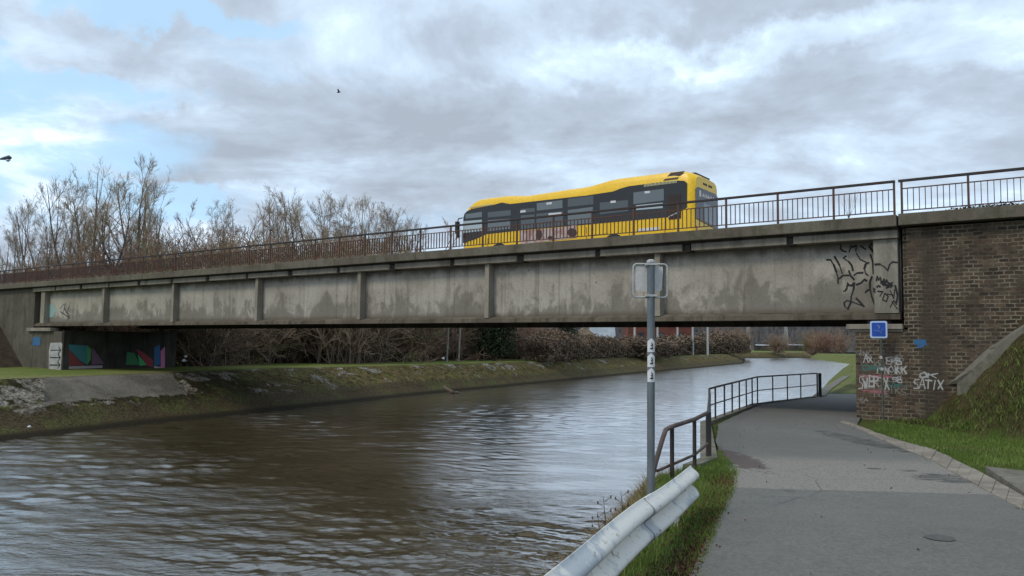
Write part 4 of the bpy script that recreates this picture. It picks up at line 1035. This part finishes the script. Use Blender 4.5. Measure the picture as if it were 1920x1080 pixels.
# ================================================================ TREES
rng = np.random.default_rng(11)
def norm(a): return a / np.maximum(np.linalg.norm(a, axis=-1, keepdims=True), 1e-9)
def grow(base, dirs, lens, r0_, r1_, K, wob, upk, rg):
    B = len(base); P = np.zeros((B, K, 3)); P[:, 0] = base; d = norm(dirs)
    for k in range(1, K):
        d = norm(d + rg.normal(0, wob, (B, 3)) + np.array([0, 0, upk])); P[:, k] = P[:, k - 1] + d * (lens / (K - 1))[:, None]
    t = np.linspace(0, 1, K)[None]; Rr = r0_[:, None] * (1 - t) + r1_[:, None] * t
    return P, Rr
def children(P, Rr, n, lr, ang, rg, t0=.25, rk=.55, lens=None):
    B, K, _ = P.shape; idx = np.repeat(np.arange(B), n); t = rg.uniform(t0, 1.0, B * n)
    f = t * (K - 1); i = np.minimum(f.astype(int), K - 2); fr_ = (f - i)[:, None]
    base = P[idx, i] * (1 - fr_) + P[idx, i + 1] * fr_
    d = norm(P[idx, i + 1] - P[idx, i]); rad = Rr[idx, i] * (1 - fr_[:, 0]) + Rr[idx, i + 1] * fr_[:, 0]
    pr_ = norm(np.cross(d, rg.normal(0, 1, d.shape))); a = np.radians(rg.normal(ang, ang * .25, B * n))[:, None]
    nd = d * np.cos(a) + pr_ * np.sin(a)
    L0 = lens[idx] * lr * (1.15 - .6 * t) * rg.uniform(.7, 1.25, B * n)
    return base, nd, L0, rad * rk
def tubes(P, Rr, m=3):
    B, K, _ = P.shape; d = norm(P[:, -1] - P[:, 0]); a = np.where(np.abs(d[:, 2:3]) < .8, np.array([[0, 0, 1.]]), np.array([[1., 0, 0]]))
    x = norm(np.cross(a, d)); y = np.cross(d, x); q = 2 * np.pi * np.arange(m) / m
    ring = x[:, None, None] * np.cos(q)[None, None, :, None] + y[:, None, None] * np.sin(q)[None, None, :, None]
    V = P[:, :, None] + ring * Rr[:, :, None, None]; V = V.reshape(-1, 3)
    b, k, j = np.meshgrid(np.arange(B), np.arange(K - 1), np.arange(m), indexing='ij')
    o = b * K * m + k * m; Q = np.stack([o + j, o + (j + 1) % m, o + m + (j + 1) % m, o + m + j], -1).reshape(-1, 4)
    return V, Q
def join(parts):
    Vs, Qs, o = [], [], 0
    for V, Q in parts: Vs.append(V); Qs.append(Q + o); o += len(V)
    return np.concatenate(Vs), np.concatenate(Qs)
def bare_tree(seed, H=16, forks=3, spread=22, n1=9, n2=7, n3=7, n4=5, droop=.0, twig='twig', bark='bark'):
    rg = np.random.default_rng(seed)
    root = empty('bare_tree')
    th = H * rg.uniform(.16, .28)
    T, TR = grow(np.zeros((1, 3)), np.array([[rg.normal(0, .05), rg.normal(0, .05), 1]]), np.array([th]), np.array([H * .020]), np.array([H * .015]), 5, .04, .1, rg)
    tips = np.repeat(T[:, -1], forks, 0)
    az = np.arange(forks) * 2 * np.pi / forks + rg.uniform(0, 1, forks); sp_ = np.radians(rg.uniform(spread * .4, spread * 1.3, forks))
    D = np.stack([np.sin(sp_) * np.cos(az), np.sin(sp_) * np.sin(az), np.cos(sp_)], -1)
    Lf = (H - th) * rg.uniform(.75, 1.02, forks)
    A, AR = grow(tips, D, Lf, np.full(forks, H * .0115), np.full(forks, .02), 12, .055, .07, rg)
    b1 = children(A, AR, n1, .40, 34, rg, .12, .55, Lf); B_, BR = grow(b1[0], b1[1], b1[2], b1[3], np.full(len(b1[0]), .014), 7, .09, .10 - droop, rg)
    b2 = children(B_, BR, n2, .48, 32, rg, .1, .6, b1[2]); C_, CR = grow(b2[0], b2[1], b2[2], np.maximum(b2[3], .012), np.full(len(b2[0]), .008), 5, .10, .08 - droop, rg)
    b3 = children(C_, CR, n3, .60, 30, rg, .05, .7, b2[2]); D_, DR = grow(b3[0], b3[1], b3[2], np.full(len(b3[0]), .009), np.full(len(b3[0]), .006), 4, .12, .08 - droop, rg)
    b4 = children(D_, DR, n4, .75, 28, rg, .1, .8, b3[2]); E_, ER = grow(b4[0], b4[1], b4[2], np.full(len(b4[0]), .0052), np.full(len(b4[0]), .0035), 2, .15, .08 - droop, rg)
    V, Q = tubes(T, TR, 9); fastmesh('trunk', V, Q, M[bark], root, True)
    V, Q = join([tubes(A, AR, 6), tubes(B_, BR, 4)]); fastmesh('limbs', V, Q, M[bark], root, True)
    V, Q = join([tubes(C_, CR, 3), tubes(D_, DR, 3), tubes(E_, ER, 3)]); fastmesh('crown', V, Q, M[twig], root)
    return root
protos_spec = 0
protos = [bare_tree(1, 16, 3, 18, 8, 6, 6, 5), bare_tree(2, 16, 3, 11, 8, 6, 6, 5), bare_tree(3, 16, 4, 25, 7, 6, 6, 4, twig='twig3'),
          bare_tree(4, 16, 3, 22, 7, 6, 6, 5, droop=.04), bare_tree(5, 16, 5, 30, 6, 6, 6, 5, twig='twig2', bark='bark2'), bare_tree(6, 16, 4, 32, 8, 6, 6, 5, twig='twig3')]
used = [False] * len(protos)
def extent(r):
    P = np.concatenate([np.array([v.co for v in c.data.vertices]) for c in r.children if c.name.startswith('crown')]); z = P[:, 2].max()
    hi = P[P[:, 2] > z * .6]; return z, hi[:, 0].mean(), hi[:, 1].mean()
ext = [extent(r) for r in protos]
def place(root_list, used_, k, loc, rz, sc, label, cat, group):
    r = root_list[k] if not used_[k] else copy_tree(root_list[k]); used_[k] = True
    r.location = loc; r.rotation_euler = (0, 0, rz); r.scale = sc if isinstance(sc, tuple) else (sc, sc, sc); tag(r, label, cat, group); return r
ordn = ['first', 'second', 'third', 'fourth', 'fifth', 'sixth', 'seventh', 'eighth', 'ninth', 'tenth', 'eleventh', 'twelfth', 'thirteenth', 'fourteenth', 'fifteenth', 'sixteenth']
clusters = [
    ('in the tall far left row', [(8, 412, 78, 3), (38, 392, 82, 1), (72, 362, 80, 0), (104, 345, 84, 3), (132, 318, 80, 0), (160, 378, 88, 1), (192, 300, 76, 2), (236, 296, 78, 5), (278, 318, 84, 0), (318, 420, 90, 4)]),
    ('in the lower middle group', [(345, 402, 95, 4), (378, 390, 98, 3), (412, 368, 92, 1), (445, 374, 90, 4), (478, 412, 100, 5)]),
    ('in the rounded group nearest the bus', [(522, 356, 88, 2), (545, 348, 92, 3), (575, 346, 88, 5), (603, 352, 90, 0), (632, 360, 94, 5), (660, 364, 92, 3), (684, 364, 88, 2), (712, 368, 96, 5), (738, 376, 92, 0), (757, 392, 94, 4)])]
desc = ['tall leafless', 'slender leafless', 'pale ochre leafless', 'fine-twigged leafless', 'reddish leafless', 'broad leafless']
for cn, lst in clusters:
    for i, (px, top, Y, k) in enumerate(lst):
        base = onY(px, 640, Y); tz = onY(px, top, Y).z; h = tz - 2.1
        z_, cx_, cy_ = ext[k]; rz_ = rnd.uniform(0, 6.28); sc_ = h / z_; sx_ = sc_ * rnd.uniform(.85, 1.0)
        ox_ = sx_ * (cx_ * math.cos(rz_) - cy_ * math.sin(rz_))
        place(protos, used, k, (base.x - ox_, Y, 2.1), rz_, (sx_, sx_, sc_),
              '%s tree, %s from left %s' % (desc[k], ordn[i], cn), 'tree', 'bare trees beyond the bridge')
# scrub: many-stemmed shrubs
def shrub(seed, mat, n=70, H=5.0, spread=30, nt=9, nt2=5, name='shrub'):
    rg = np.random.default_rng(seed); az = rg.uniform(0, 6.283, n); sp_ = np.abs(np.radians(rg.normal(0, spread, n))); base = np.stack([rg.normal(0, .8, n), rg.normal(0, .8, n), np.zeros(n)], -1)
    D = np.stack([np.sin(sp_) * np.cos(az), np.sin(sp_) * np.sin(az), np.cos(sp_)], -1); Ls = H * rg.uniform(.45, 1.1, n)
    A, AR = grow(base, D, Ls, np.full(n, .045), np.full(n, .012), 7, .12, -.02, rg)
    b = children(A, AR, nt, .38, 35, rg, .1, .5, Ls); B_, BR = grow(b[0], b[1], b[2], np.full(len(b[0]), .018), np.full(len(b[0]), .01), 4, .2, 0, rg)
    c = children(B_, BR, nt2, .6, 38, rg, .1, .7, b[2]); C_, CR = grow(c[0], c[1], c[2], np.full(len(c[0]), .012), np.full(len(c[0]), .009), 3, .25, 0, rg)
    root = empty(name)
    V, Q = tubes(A, AR, 4); fastmesh('stems', V, Q, M['bark2'], root)
    V, Q = join([tubes(B_, BR, 3), tubes(C_, CR, 3)]); fastmesh('twigs', V, Q, mat, root)
    return root
sp_ = [shrub(21, M['scrub'], 80, 5), shrub(22, M['scrub2'], 80, 4.2, 38), shrub(23, M['scrub3'], 80, 5, 28), shrub(24, M['scrub'], 60, 6, 22), shrub(25, M['scrub2'], 90, 3.2, 45)]
su = [False] * len(sp_)
sd_ = ['brown leafless shrub', 'reddish brown leafless shrub', 'olive brown leafless shrub', 'tall brown leafless shrub', 'low spreading red-brown shrub']
# front row of scrub below the bridge
row = [(340, 56, 0, 1.2), (372, 60, 3, 1.3), (405, 63, 2, 1.3), (438, 66, 0, 1.2), (470, 68, 2, 1.3), (505, 69, 0, 1.3), (540, 71, 1, 1.3), (573, 73, 3, 1.2), (606, 75, 0, 1.4), (640, 77, 1, 1.5), (675, 79, 4, 2.0), (708, 81, 1, 1.5), (742, 83, 4, 2.0), (776, 86, 0, 1.4), (808, 88, 3, 1.2), (842, 91, 3, 1.3), (876, 94, 0, 1.4), (908, 97, 3, 1.3), (940, 100, 1, 1.5), (972, 104, 4, 1.6)]
ordx = lambda i: ordn[i] if i < 16 else ['seventeenth', 'eighteenth', 'nineteenth', 'twentieth', 'twenty-first'][i - 16]
for i, (px, Y, k, s) in enumerate(row):
    b = onY(px, 655, Y); place(sp_, su, k, (b.x, Y + 4, 2.1), rnd.uniform(0, 6.28), (s * 1.15, s * 1.15, s), '%s, %s from left along the grass ledge below the bridge' % (sd_[k], ordx(i)), 'shrub', 'shrubs on the far river ledge')
# rear rows, taller, filling the view behind and above the bridge
rr2 = []
for i in range(15):
    px = 350 + i * 42; Y = 78 + i * 2.6; rr2.append((px, Y, (0, 2, 3, 1)[i % 4], rnd.uniform(1.7, 2.2)))
for i, (px, Y, k, s) in enumerate(rr2):
    b = onY(px, 655, Y); place(sp_, su, k, (b.x, Y, 2.1), rnd.uniform(0, 6.28), (s * 1.2, s * 1.2, s), '%s, %s from left in the back scrub row below the bridge' % (sd_[k], ordx(i)), 'shrub', 'shrubs in the back row beyond the river')
tops = [(15, 500), (50, 492), (85, 492), (120, 480), (160, 470), (205, 470), (250, 450), (295, 440), (330, 450), (370, 462), (410, 460), (455, 458), (500, 450), (545, 455), (590, 450), (635, 452), (680, 448), (725, 450)]
for i, (px, top) in enumerate(tops):
    Y = 72 + (i % 3) * 5; tz = onY(px, top, Y).z - 2.1; k = (0, 2, 1, 3)[i % 4]; b = onY(px, 640, Y); H_ = (5.0, 4.2, 5.0, 6.0)[{0: 0, 1: 1, 2: 2, 3: 3}[k]]
    s = tz / (H_ * 1.05); place(sp_, su, k, (b.x, Y, 2.1), rnd.uniform(0, 6.28), (s * .8, s * .8, s), '%s, %s from left above the rusty railing' % (sd_[k], ordx(i) if i < 16 else ('seventeenth', 'eighteenth')[i - 16]), 'shrub', 'undergrowth showing above the railing')
# leafy dry hedge further along the far bank and two ivy clad trees: scattered small leaf faces
def leaves(n, fn, size, mat, name, parent=None, seed=0):
    rg = np.random.default_rng(seed); P = fn(rg, n); n = len(P); a = norm(rg.normal(0, 1, (n, 3))); b = norm(np.cross(a, rg.normal(0, 1, (n, 3)))); s = size * rg.uniform(.6, 1.4, (n, 1))
    V = np.stack([P + a * s, P + b * s * .6, P - a * s, P - b * s * .6], 1).reshape(-1, 3); Q = np.arange(4 * n).reshape(-1, 4)
    return fastmesh(name, V, Q, mat, parent)
def hedge_bush(seed, w=5, d=3, h=3.2):
    r = empty('hedge_shrub'); ph = rng.uniform(0, 6, 4)
    def fn(rg, n):
        u = rg.uniform(-1, 1, n); v = rg.uniform(-1, 1, n); z = rg.uniform(0, 1, n)**.7
        top = h * (.86 + .10 * np.sin(u * 4 + ph[0]) + .07 * np.sin(v * 9 + u * 11 + ph[1]) + .05 * rg.normal(0, 1, n)) * (1 - .25 * u**4)
        return np.stack([u * w * (.55 + .05 * np.sin(z * 9)), v * d * .5, z * top], -1)
    leaves(7000, fn, .11, M['hedge'], 'foliage', r, seed)
    m = MB()
    for k in range(7): m.tube([(-w * .45 + k * w * .15, 0, 0), (-w * .45 + k * w * .15 + .2, .1, h * .7)], [.06, .02], 5)
    m.build('stems', M['bark2'], r); return r
hp_ = [hedge_bush(31), hedge_bush(32), hedge_bush(33, 5, 3, 2.9)]; hu = [False] * 3
hl = []
for i in range(15):
    px = 1030 + i * 25.5; Y = interp(px, [1030, 1210, 1385], [98, 150, 265]); hl.append((px, Y))
for i, (px, Y) in enumerate(hl):
    b = onY(px, 660, Y); b2 = onY(px + 30, 660, interp(px + 30, [1030, 1210, 1385], [98, 150, 265]))
    wd = (Vector((b2.x, b2.y, 0)) - Vector((b.x, b.y, 0))).length; top = (620, 632, 628)[i % 3] if i > 1 else 618
    tz = onY(px, interp(px, [1030, 1100, 1200, 1300, 1400], [623, 631, 634, 630, 622]) + (i % 3 - 1) * 2, Y).z - 2.1
    rz = math.atan2(b2.y - b.y, b2.x - b.x)
    place(hp_, hu, i % 3, (b.x, Y, 2.1), rz, (wd / 5 * 1.1, max(1.2, wd / 8), tz / 3.1), 'brown dry hedge shrub on the far bank, %s from the hedge left end' % ordn[i], 'hedge', 'hedge shrubs along the far bank')
# distant ones at the right under the bridge
for i, (px, top, Y) in enumerate(((1350, 616, 260), (1385, 614, 300), (1458, 627, 330), (1520, 624, 380), (1545, 618, 360), (1575, 622, 400))):
    b = onY(px, 655, Y); h = onY(px, top, Y).z - 2.1; kk = (1, 3, 0, 2, 1, 3)[i]; r = copy_tree(sp_[kk]); s = h / (4.2, 6.0, 5.0, 5.0, 4.2, 6.0)[i]; r.location = (b.x, Y, 2.1); r.scale = (s * 1.1, s * 1.1, s); r.rotation_euler.z = i
    tag(r, 'distant bushy bare shrub, %s from left between signpost and brick pier' % ordn[i], 'shrub', 'distant shrubs under the bridge')
def ivy_tree(loc, h, label):
    r = empty('ivy_tree', loc)
    leaves(9000, lambda rg, n: np.stack([rg.normal(0, h * .16, n), rg.normal(0, h * .16, n), rg.uniform(.1, 1, n) * h], -1), .14, M['ivy'], 'crown', r, 5)
    m = MB(); m.tube([(0, 0, 0), (.1, 0, h * .5), (.1, .1, h * .9)], [.25, .18, .06], 8); m.build('trunk', M['bark2'], r); tag(r, label, 'tree')
b = onY(928, 655, 92); ivy_tree((b.x, 92, 2.1), 7.0, 'dark ivy-covered tree in the scrub left of the low white roof')
b = onY(1060, 640, 175); ivy_tree((b.x, 175, 2.1), 9.0, 'dark green evergreen tree beside the pale gabled house')
b = onY(1020, 655, 97); ivy_tree((b.x, 97, 2.1), 2.6, 'small dark green bush at the left end of the brown hedge')
# pale trunks in the scrub
for i, px in enumerate((838, 860)):
    b = onY(px, 655, 84); m = MB(); m.tube([(0, 0, 0), (.1, 0, 3), (.25, .1, 7), (.1, .1, 12)], [.11, .09, .07, .03], 7); r = empty('bare_tree', (b.x, 84, 2.1))
    m.build('trunk', varied('pale_trunk', (.20, .19, .17), (.28, .26, .23), 2), r, smooth=60)
    b1 = children(*grow(np.array([[0.1, 0, 3.]]), np.array([[.02, .01, 1.]]), np.array([9.]), np.array([.08]), np.array([.03]), 6, .02, .1, rng), 14, .25, 35, rng, .1, .5, np.array([9.]))
    B_, BR = grow(b1[0], b1[1], b1[2], b1[3], np.full(len(b1[0]), .01), 5, .15, .1, rng); V, Q = tubes(B_, BR, 3); fastmesh('crown', V, Q, M['twig'], r)
    tag(r, ('slim pale trunk, the left of two in the scrub below the bridge', 'slim pale trunk, the right of two in the scrub below the bridge')[i], 'tree')

# ================================================================ FAR BUILDINGS
def house(px0, px1, ytop, Y, wall, roof, label, name='house', base=2.1, ridge_px=None, eave=.5):
    a, b = onY(px0, ytop, Y), onY(px1, ytop, Y); w = b.x - a.x; h = a.z - base; hh = h * (1 - eave * .6)
    r = empty(name, ((a.x + b.x) / 2, Y, base)); m = MB(); d = w * .6
    m.box(-w / 2, w / 2, 0, d, 0, hh); m.build('wall', wall, r)
    m = MB(); m.prism([(-w / 2 - .3, hh), (w / 2 + .3, hh), (w * .02, h)], -.3, d + .3, 'y'); m.build('roof', roof, r)
    for k in range(3):
        m = MB(); m.box(-w * .35 + k * w * .3, -w * .35 + k * w * .3 + w * .1, -.04, .0, hh * .4, hh * .75); m.build('window', M['glass'], r)
    m = MB(); m.box(w * .2, w * .2 + w * .05, d * .4, d * .5, hh, h + .4); m.build('chimney', wall, r)
    tag(r, label, 'house')
def sided(px0, px1, ytop, yeave, Y, wall, roof, label, win=4):
    a, b = onY(px0, ytop, Y), onY(px1, yeave, Y); w = b.x - a.x; h = a.z - 2.1; hh = b.z - 2.1; d = w * .5
    r = empty('house', ((a.x + b.x) / 2, Y, 2.1)); m = MB(); m.prism([(0, 0), (d, 0), (d, hh), (d / 2, h), (0, hh)], -w / 2, w / 2, 'x'); m.build('wall', wall, r)
    m = MB(); m.add([(-w / 2 - .3, -.3, hh), (w / 2 + .3, -.3, hh), (w / 2 + .3, d / 2, h + .1), (-w / 2 - .3, d / 2, h + .1), (w / 2 + .3, d + .3, hh), (-w / 2 - .3, d + .3, hh)], [(0, 1, 2, 3), (3, 2, 4, 5)]); m.build('roof', roof, r)
    for k in range(win):
        m = MB(); x = -w * .4 + k * w * .22; m.box(x, x + w * .1, -.04, 0, hh * .3, hh * .7); m.build('window', M['glass'], r)
    m = MB(); m.box(w * .25, w * .3, d * .45, d * .55, h - .4, h + .8); m.build('chimney', wall, r); tag(r, label, 'house')
tan = varied('tan_render', (.26, .20, .15), (.32, .25, .19), .5, .9, 0); redb = varied('red_brick_far', (.13, .045, .034), (.17, .06, .045), .5, .9, 0)
M['paved2'] = varied('pale_far_roof', (.34, .35, .37), (.42, .43, .45), .3, .8, 0)
slate = varied('pale_slate', (.30, .34, .38), (.40, .44, .48), .4, .7, 0); redr = varied('red_tiles_far', (.24, .07, .045), (.30, .10, .06), .5, .9, 0); whitef = varied('white_metal_roof', (.5, .52, .54), (.6, .62, .64), .5, .6, 0)
house(1078, 1114, 612, 190, tan, tan, 'pale tan gabled house behind the hedge, left of the grey roof')
sided(1108, 1152, 612, 633, 200, tan, slate, 'house with pale grey slate roof behind the hedge')
house(1178, 1300, 590, 210, redb, redr, 'large red brick building behind the hedge beside the signpost', eave=.45)
sided(968, 1022, 628, 636, 125, redb, whitef, 'low shed with white roof in the scrub left of the hedge')
for i, (px0, px1, y0, y1, Y) in enumerate(((1418, 1446, 644, 650, 520), (1478, 1556, 644, 650, 560))):
    sided(px0, px1, y0 + 2, y1 - 2, Y, M['dark'], M['paved2'], ('short distant white building left of the centre tree under the bridge', 'long low distant white building near the brick pier')[i], 0)
posts_ = [(1190, 560), (1233, 560), (1270.5, 560), (1299, 560), (1327, 560)]
mp = None
for i, (px, top) in enumerate(posts_):
    Y = 178 + i * 3; b = onY(px, 660, Y); hz = 12
    if mp is None:
        mp = empty('floodlight_mast', (b.x, Y, 2.1)); m = MB(); m.tube([(0, 0, 0), (0, 0, hz)], [.28, .16], 8); m.build('pole', M['galvl'], mp); m = MB(); m.box(-.7, .7, -.2, .2, hz, hz + .5); m.build('lamp_head', M['galv'], mp); r = mp
    else: r = copy_tree(mp); r.location = (b.x, Y, 2.1)
    tag(r, 'pale tall mast, %s from the left of five above the hedge by the red building' % ordn[i], 'mast', 'pale masts behind the hedge')
for i, (px, Y) in enumerate(((1403, 620), (1474, 600))):
    b = onY(px, 655, Y); m = MB(); h = 26
    for sx in (-1, 1):
        for sy in (-1, 1): m.tube([(sx * 1.6, sy * 1.6, 0), (sx * .3, sy * .3, h)], .12, 4)
    for k in range(8):
        z0 = k * h / 8; z1 = z0 + h / 8; a = 1.6 - 1.3 * z0 / h; c = 1.6 - 1.3 * z1 / h; m.tube([(-a, -a, z0), (c, -c, z1)], .08, 4); m.tube([(a, -a, z0), (-c, -c, z1)], .08, 4)
    o = m.build('pylon', M['galvl']); o.location = (b.x, Y, 2.1); tag(o, ('faint distant lattice pylon left of the far white buildings', 'faint distant lattice pylon above the long white building')[i], 'pylon')
# wooded hill
V = []; na = 1400; Rg = list(np.linspace(640, 1120, 34)) + [1500]; hts = list(np.sin(np.linspace(0, 1.57, 34))) + [.9]
for i in range(na):
    az = R(-70 + 140 * i / (na - 1))
    for k, (r_, h_) in enumerate(zip(Rg, hts)):
        h = 44 + 8 * float(NZ(az * 3, 1.5)) + 4 * float(NZ(az * 90, k * 1.3)) ; V.append((math.sin(az) * r_, math.cos(az) * r_, 2 + h * h_ + 2.6 * rnd.uniform(-1, 1) * (k > 0)))
nc = len(Rg); Q = [(i * nc + j, i * nc + j + 1, (i + 1) * nc + j + 1, (i + 1) * nc + j) for i in range(na - 1) for j in range(nc - 1)]
o = fastmesh('hills', V, Q, varied('wooded_hill', (.045, .042, .040), (.075, .066, .060), .03, .95, .4, 1.0), smooth=True); tag(o, kind='structure')

# ================================================================ GRASS, WEEDS
def blades(n, fn, h, w, mat, name, label, cat, seed=0, lean=.35):
    rg = np.random.default_rng(seed); P = fn(rg, n); n = len(P); az = rg.uniform(0, 6.283, n); hh = h * rg.uniform(.4, 1.3, n)
    a = np.stack([np.cos(az), np.sin(az), np.zeros(n)], -1); ln = norm(rg.normal(0, 1, (n, 3)) * [1, 1, 0]) * (hh * lean * rg.uniform(.2, 1.8, n))[:, None]
    ww = (w * rg.uniform(.6, 1.4, n))[:, None]
    m1 = P + ln * .35 + np.array([0, 0, 1]) * (hh * .6)[:, None]; tp = P + ln + np.array([0, 0, 1]) * hh[:, None]
    V = np.stack([P - a * ww, P + a * ww, m1 + a * ww * .7, m1 - a * ww * .7, tp], 1).reshape(-1, 3)
    base = np.arange(n)[:, None] * 5; T = np.concatenate([base + [0, 1, 2], base + [0, 2, 3], base + [3, 2, 4]], 0)
    o = fastmesh(name, V, T, mat); tag(o, label, cat, kind='stuff'); return o
bm_ = lambda n, a, b: varied(n, a, b, 1.3, .8, 0, spec=.2)
gB = bm_('blade_green', (.105, .165, .030), (.165, .23, .055)); gD = bm_('blade_dry', (.22, .16, .08), (.30, .23, .13)); gL = bm_('dead_leaf', (.13, .07, .035), (.08, .045, .025)); gM = bm_('blade_moss', (.06, .055, .02), (.11, .085, .04))
def gz_verge(X, Y):
    E = np.array([edgeX(y) for y in Y]); b = np.array([pz(y) for y in Y]); o = X - E
    return np.where(o < 0, b - .05 + o * 1.15, b - .02)
def verge(rg, n):
    Y = rg.uniform(2.5, 13.5, n); e = np.array([edgeX(y) for y in Y]); p = np.array([pl(y) for y in Y])
    X = e - .3 + (p - e + .38) * rg.uniform(0, 1, n)**.9
    k = rg.uniform(0, 1, n) < .35 + .9 * (np.array(NZ(X * 1.7, Y * 1.7)) + .35); X, Y = X[k], Y[k]
    return np.stack([X, Y, gz_verge(X, Y)], -1)
blades(60000, verge, .085, .0035, gB, 'grass', 'green grass growing between the guardrail and the path', 'grass', 1)
def edge_dirt(rg, n):
    Y = rg.uniform(4.5, 11, n); X = np.array([pl(y) for y in Y]) - np.abs(rg.normal(0, .16, n)) + .05; return np.stack([X, Y, np.array([pz(y) for y in Y]) + .025], -1)
leaves(5000, edge_dirt, .02, gL, 'fallen_leaves', None, 3)
def path_leaf(rg, n):
    Y = rg.uniform(4, 24, n); a = np.array([pl(y) for y in Y]); b = np.array([pr(y) for y in Y]); k = rg.beta(.5, .5, n); return np.stack([a + (b - a) * k, Y, np.array([pz(y) for y in Y]) + .04], -1)
tag(leaves(110, path_leaf, .013, gL, 'path_litter', None, 9), 'small dead leaves and grit scattered on the asphalt path', 'leaves', kind='stuff')
tag(bpy.data.objects['fallen_leaves'], 'brown dead leaves along the grass edge of the path', 'leaves', kind='stuff')
def dry(rg, n):
    Y = rg.uniform(2, 11, n); e = np.array([edgeX(y) for y in Y]); X = e - rg.uniform(-.05, 1.5, n)**1; return np.stack([X, Y, gz_verge(X, Y)], -1)
blades(20000, dry, .17, .004, gD, 'dry_grass', 'straw-coloured dry grass on the river slope behind the guardrail', 'grass', 2, .7)
blades(3500, dry, .13, .004, gB, 'grass', 'green blades mixed in the dry grass on the river slope', 'grass', 7, .6)
def right_grass(rg, n):
    Y = rg.uniform(9, 22.5, n); X = rg.uniform(5, 15, n); r_ = np.array([pr(y) for y in Y]) + .45
    k = (X > r_) & (X < 10.3 + (rg.uniform(0, 2.2, len(X)))); X, Y = X[k], Y[k]
    z = np.array([pz(y) - .02 + emb(x, y) for x, y in zip(X, Y)])
    # keep off the side pavement and behind-the-wall zone
    q = np.array([(Vector((x, y, 0)) - P0).dot(nv) for x, y in zip(X, Y)]); k = q < -.02
    s_ = np.array([(Vector((x, y, 0)) - P0).dot(ex) for x, y in zip(X, Y)]); k &= ~((Y < 12.1) & (X > 6.3))
    return np.stack([X, Y, z], -1)[k]
blades(70000, right_grass, .07, .005, gB, 'grass', 'green grass between the kerb stones and the brick wall', 'grass', 4)
def slope_pts(rg, n):
    Y = rg.uniform(8, 21.5, n); X = rg.uniform(10.2, 16, n); q = np.array([(Vector((x, y, 0)) - P0).dot(nv) for x, y in zip(X, Y)])
    k = (q < -1.5 - .25 * (X - 10)) | ((q < -.3) & (X < 11)); k &= rg.uniform(0, 1, n) < .3 + 1.0 * (np.array(NZ(X * .9, Y * .9)) + .4); X, Y = X[k], Y[k]
    return np.stack([X, Y, np.array([pz(y) + emb(x, y) for x, y in zip(X, Y)])], -1)
blades(30000, slope_pts, .13, .008, gM, 'moss', 'brown moss and low weeds covering the embankment by the brick wall', 'moss', 5, .8)
blades(9000, slope_pts, .16, .010, gB, 'weeds', 'green weeds scattered on the embankment by the brick wall', 'weeds', 6, .8)
# paved strip of the cone next to the wall
m = MB(); pts = [L(1775, 722, -.02), L(1805, 697, -.02), L(1850, 655, -.02), L(1925, 603, -.02), L(2050, 500, -.02)]
for i in range(len(pts) - 1):
    (xa, za), (xb, zb2) = pts[i], pts[i + 1]; w_ = (.1, .45, .8, 1.1, 1.3)[i], (.1, .45, .8, 1.1, 1.3)[i + 1]
    m.add([(xa, -.01, za), (xb, -.01, zb2), (xb + .35, -w_[1], zb2 + .12), (xa + .25, -w_[0], za + .05), (xa, -.01, za - .8), (xb, -.01, zb2 - .8), (xb + .35, -w_[1], zb2 - .8), (xa + .25, -w_[0], za - .8)], [(0, 1, 2, 3), (3, 2, 6, 7)])
o = m.build('paved_slope', M['paved']); o.location = P0; o.rotation_euler = (0, 0, BROT); tag(o, kind='structure')
# dead stalks by the guardrail
for i, (px, py0, py1) in enumerate(((1133, 1000, 932), (1166, 985, 922), (1122, 1010, 960))):
    Yd = 6.4 + .3 * i; a = onY(px, py0 + 40, Yd); b = onY(px, py1, Yd); r = np.random.default_rng(60 + i); m = MB()
    m.tube([(0, 0, 0), (.01, .01, (b.z - a.z) * .6), (-.01, 0, b.z - a.z)], [.004, .003, .002], 5)
    for k in range(5):
        z = (b.z - a.z) * (.5 + .1 * k) + .01 * math.sin(k * 5 + i); s_ = (-1)**k * .05; m.tube([(0, 0, z), (s_, .01, z + .035)], [.002, .0015], 4); bm0 = .007
        m.tube([(s_, .01, z + .025), (s_ * 1.05, .01, z + .05)], [bm0, .004], 6)
    o = m.build('dead_stalk', varied('dead_stem', (.055, .035, .03), (.09, .06, .045), 5)); o.location = a
    tag(o, ('dry dark seed stalk behind the guardrail, the middle of three', 'dry dark seed stalk behind the guardrail, nearest the signpost', 'dry dark seed stalk behind the guardrail, the leftmost of three')[i], 'plant', 'dead stalks by the guardrail')
# weeds on the parapet
for i, (px, py) in enumerate(((1830, 388), (1880, 384))):
    x, z = L(px, py, -.1); wroot = Lw(x, -.1, 7.68)
    o = leaves(400, lambda rg, n: np.stack([rg.normal(0, .35, n), rg.normal(0, .08, n), np.abs(rg.normal(0, .05, n))], -1), .03, M['ivy'], 'parapet_weed', None, 70 + i); o.location = wroot; o.rotation_euler.z = BROT
    tag(o, ('low dark weeds on the coping of the brick wall, the left clump', 'low dark weeds on the coping of the brick wall, the right clump')[i], 'weeds')
x, z = L(1592, 408, -.2); o = None
m = MB()
for k in range(6): m.tube([(0, 0, 0), (.05 * (k - 2), 0, .3), (.1 * (k - 2), 0, .5 + .07 * k)], [.006, .004, .002], 4)
o = m.build('parapet_sapling', M['bark2']); o.location = Lw(x, -.25, 7.68); o.rotation_euler.z = BROT; tag(o, 'thin leafless sapling growing on the bridge parapet behind the railing', 'sapling')
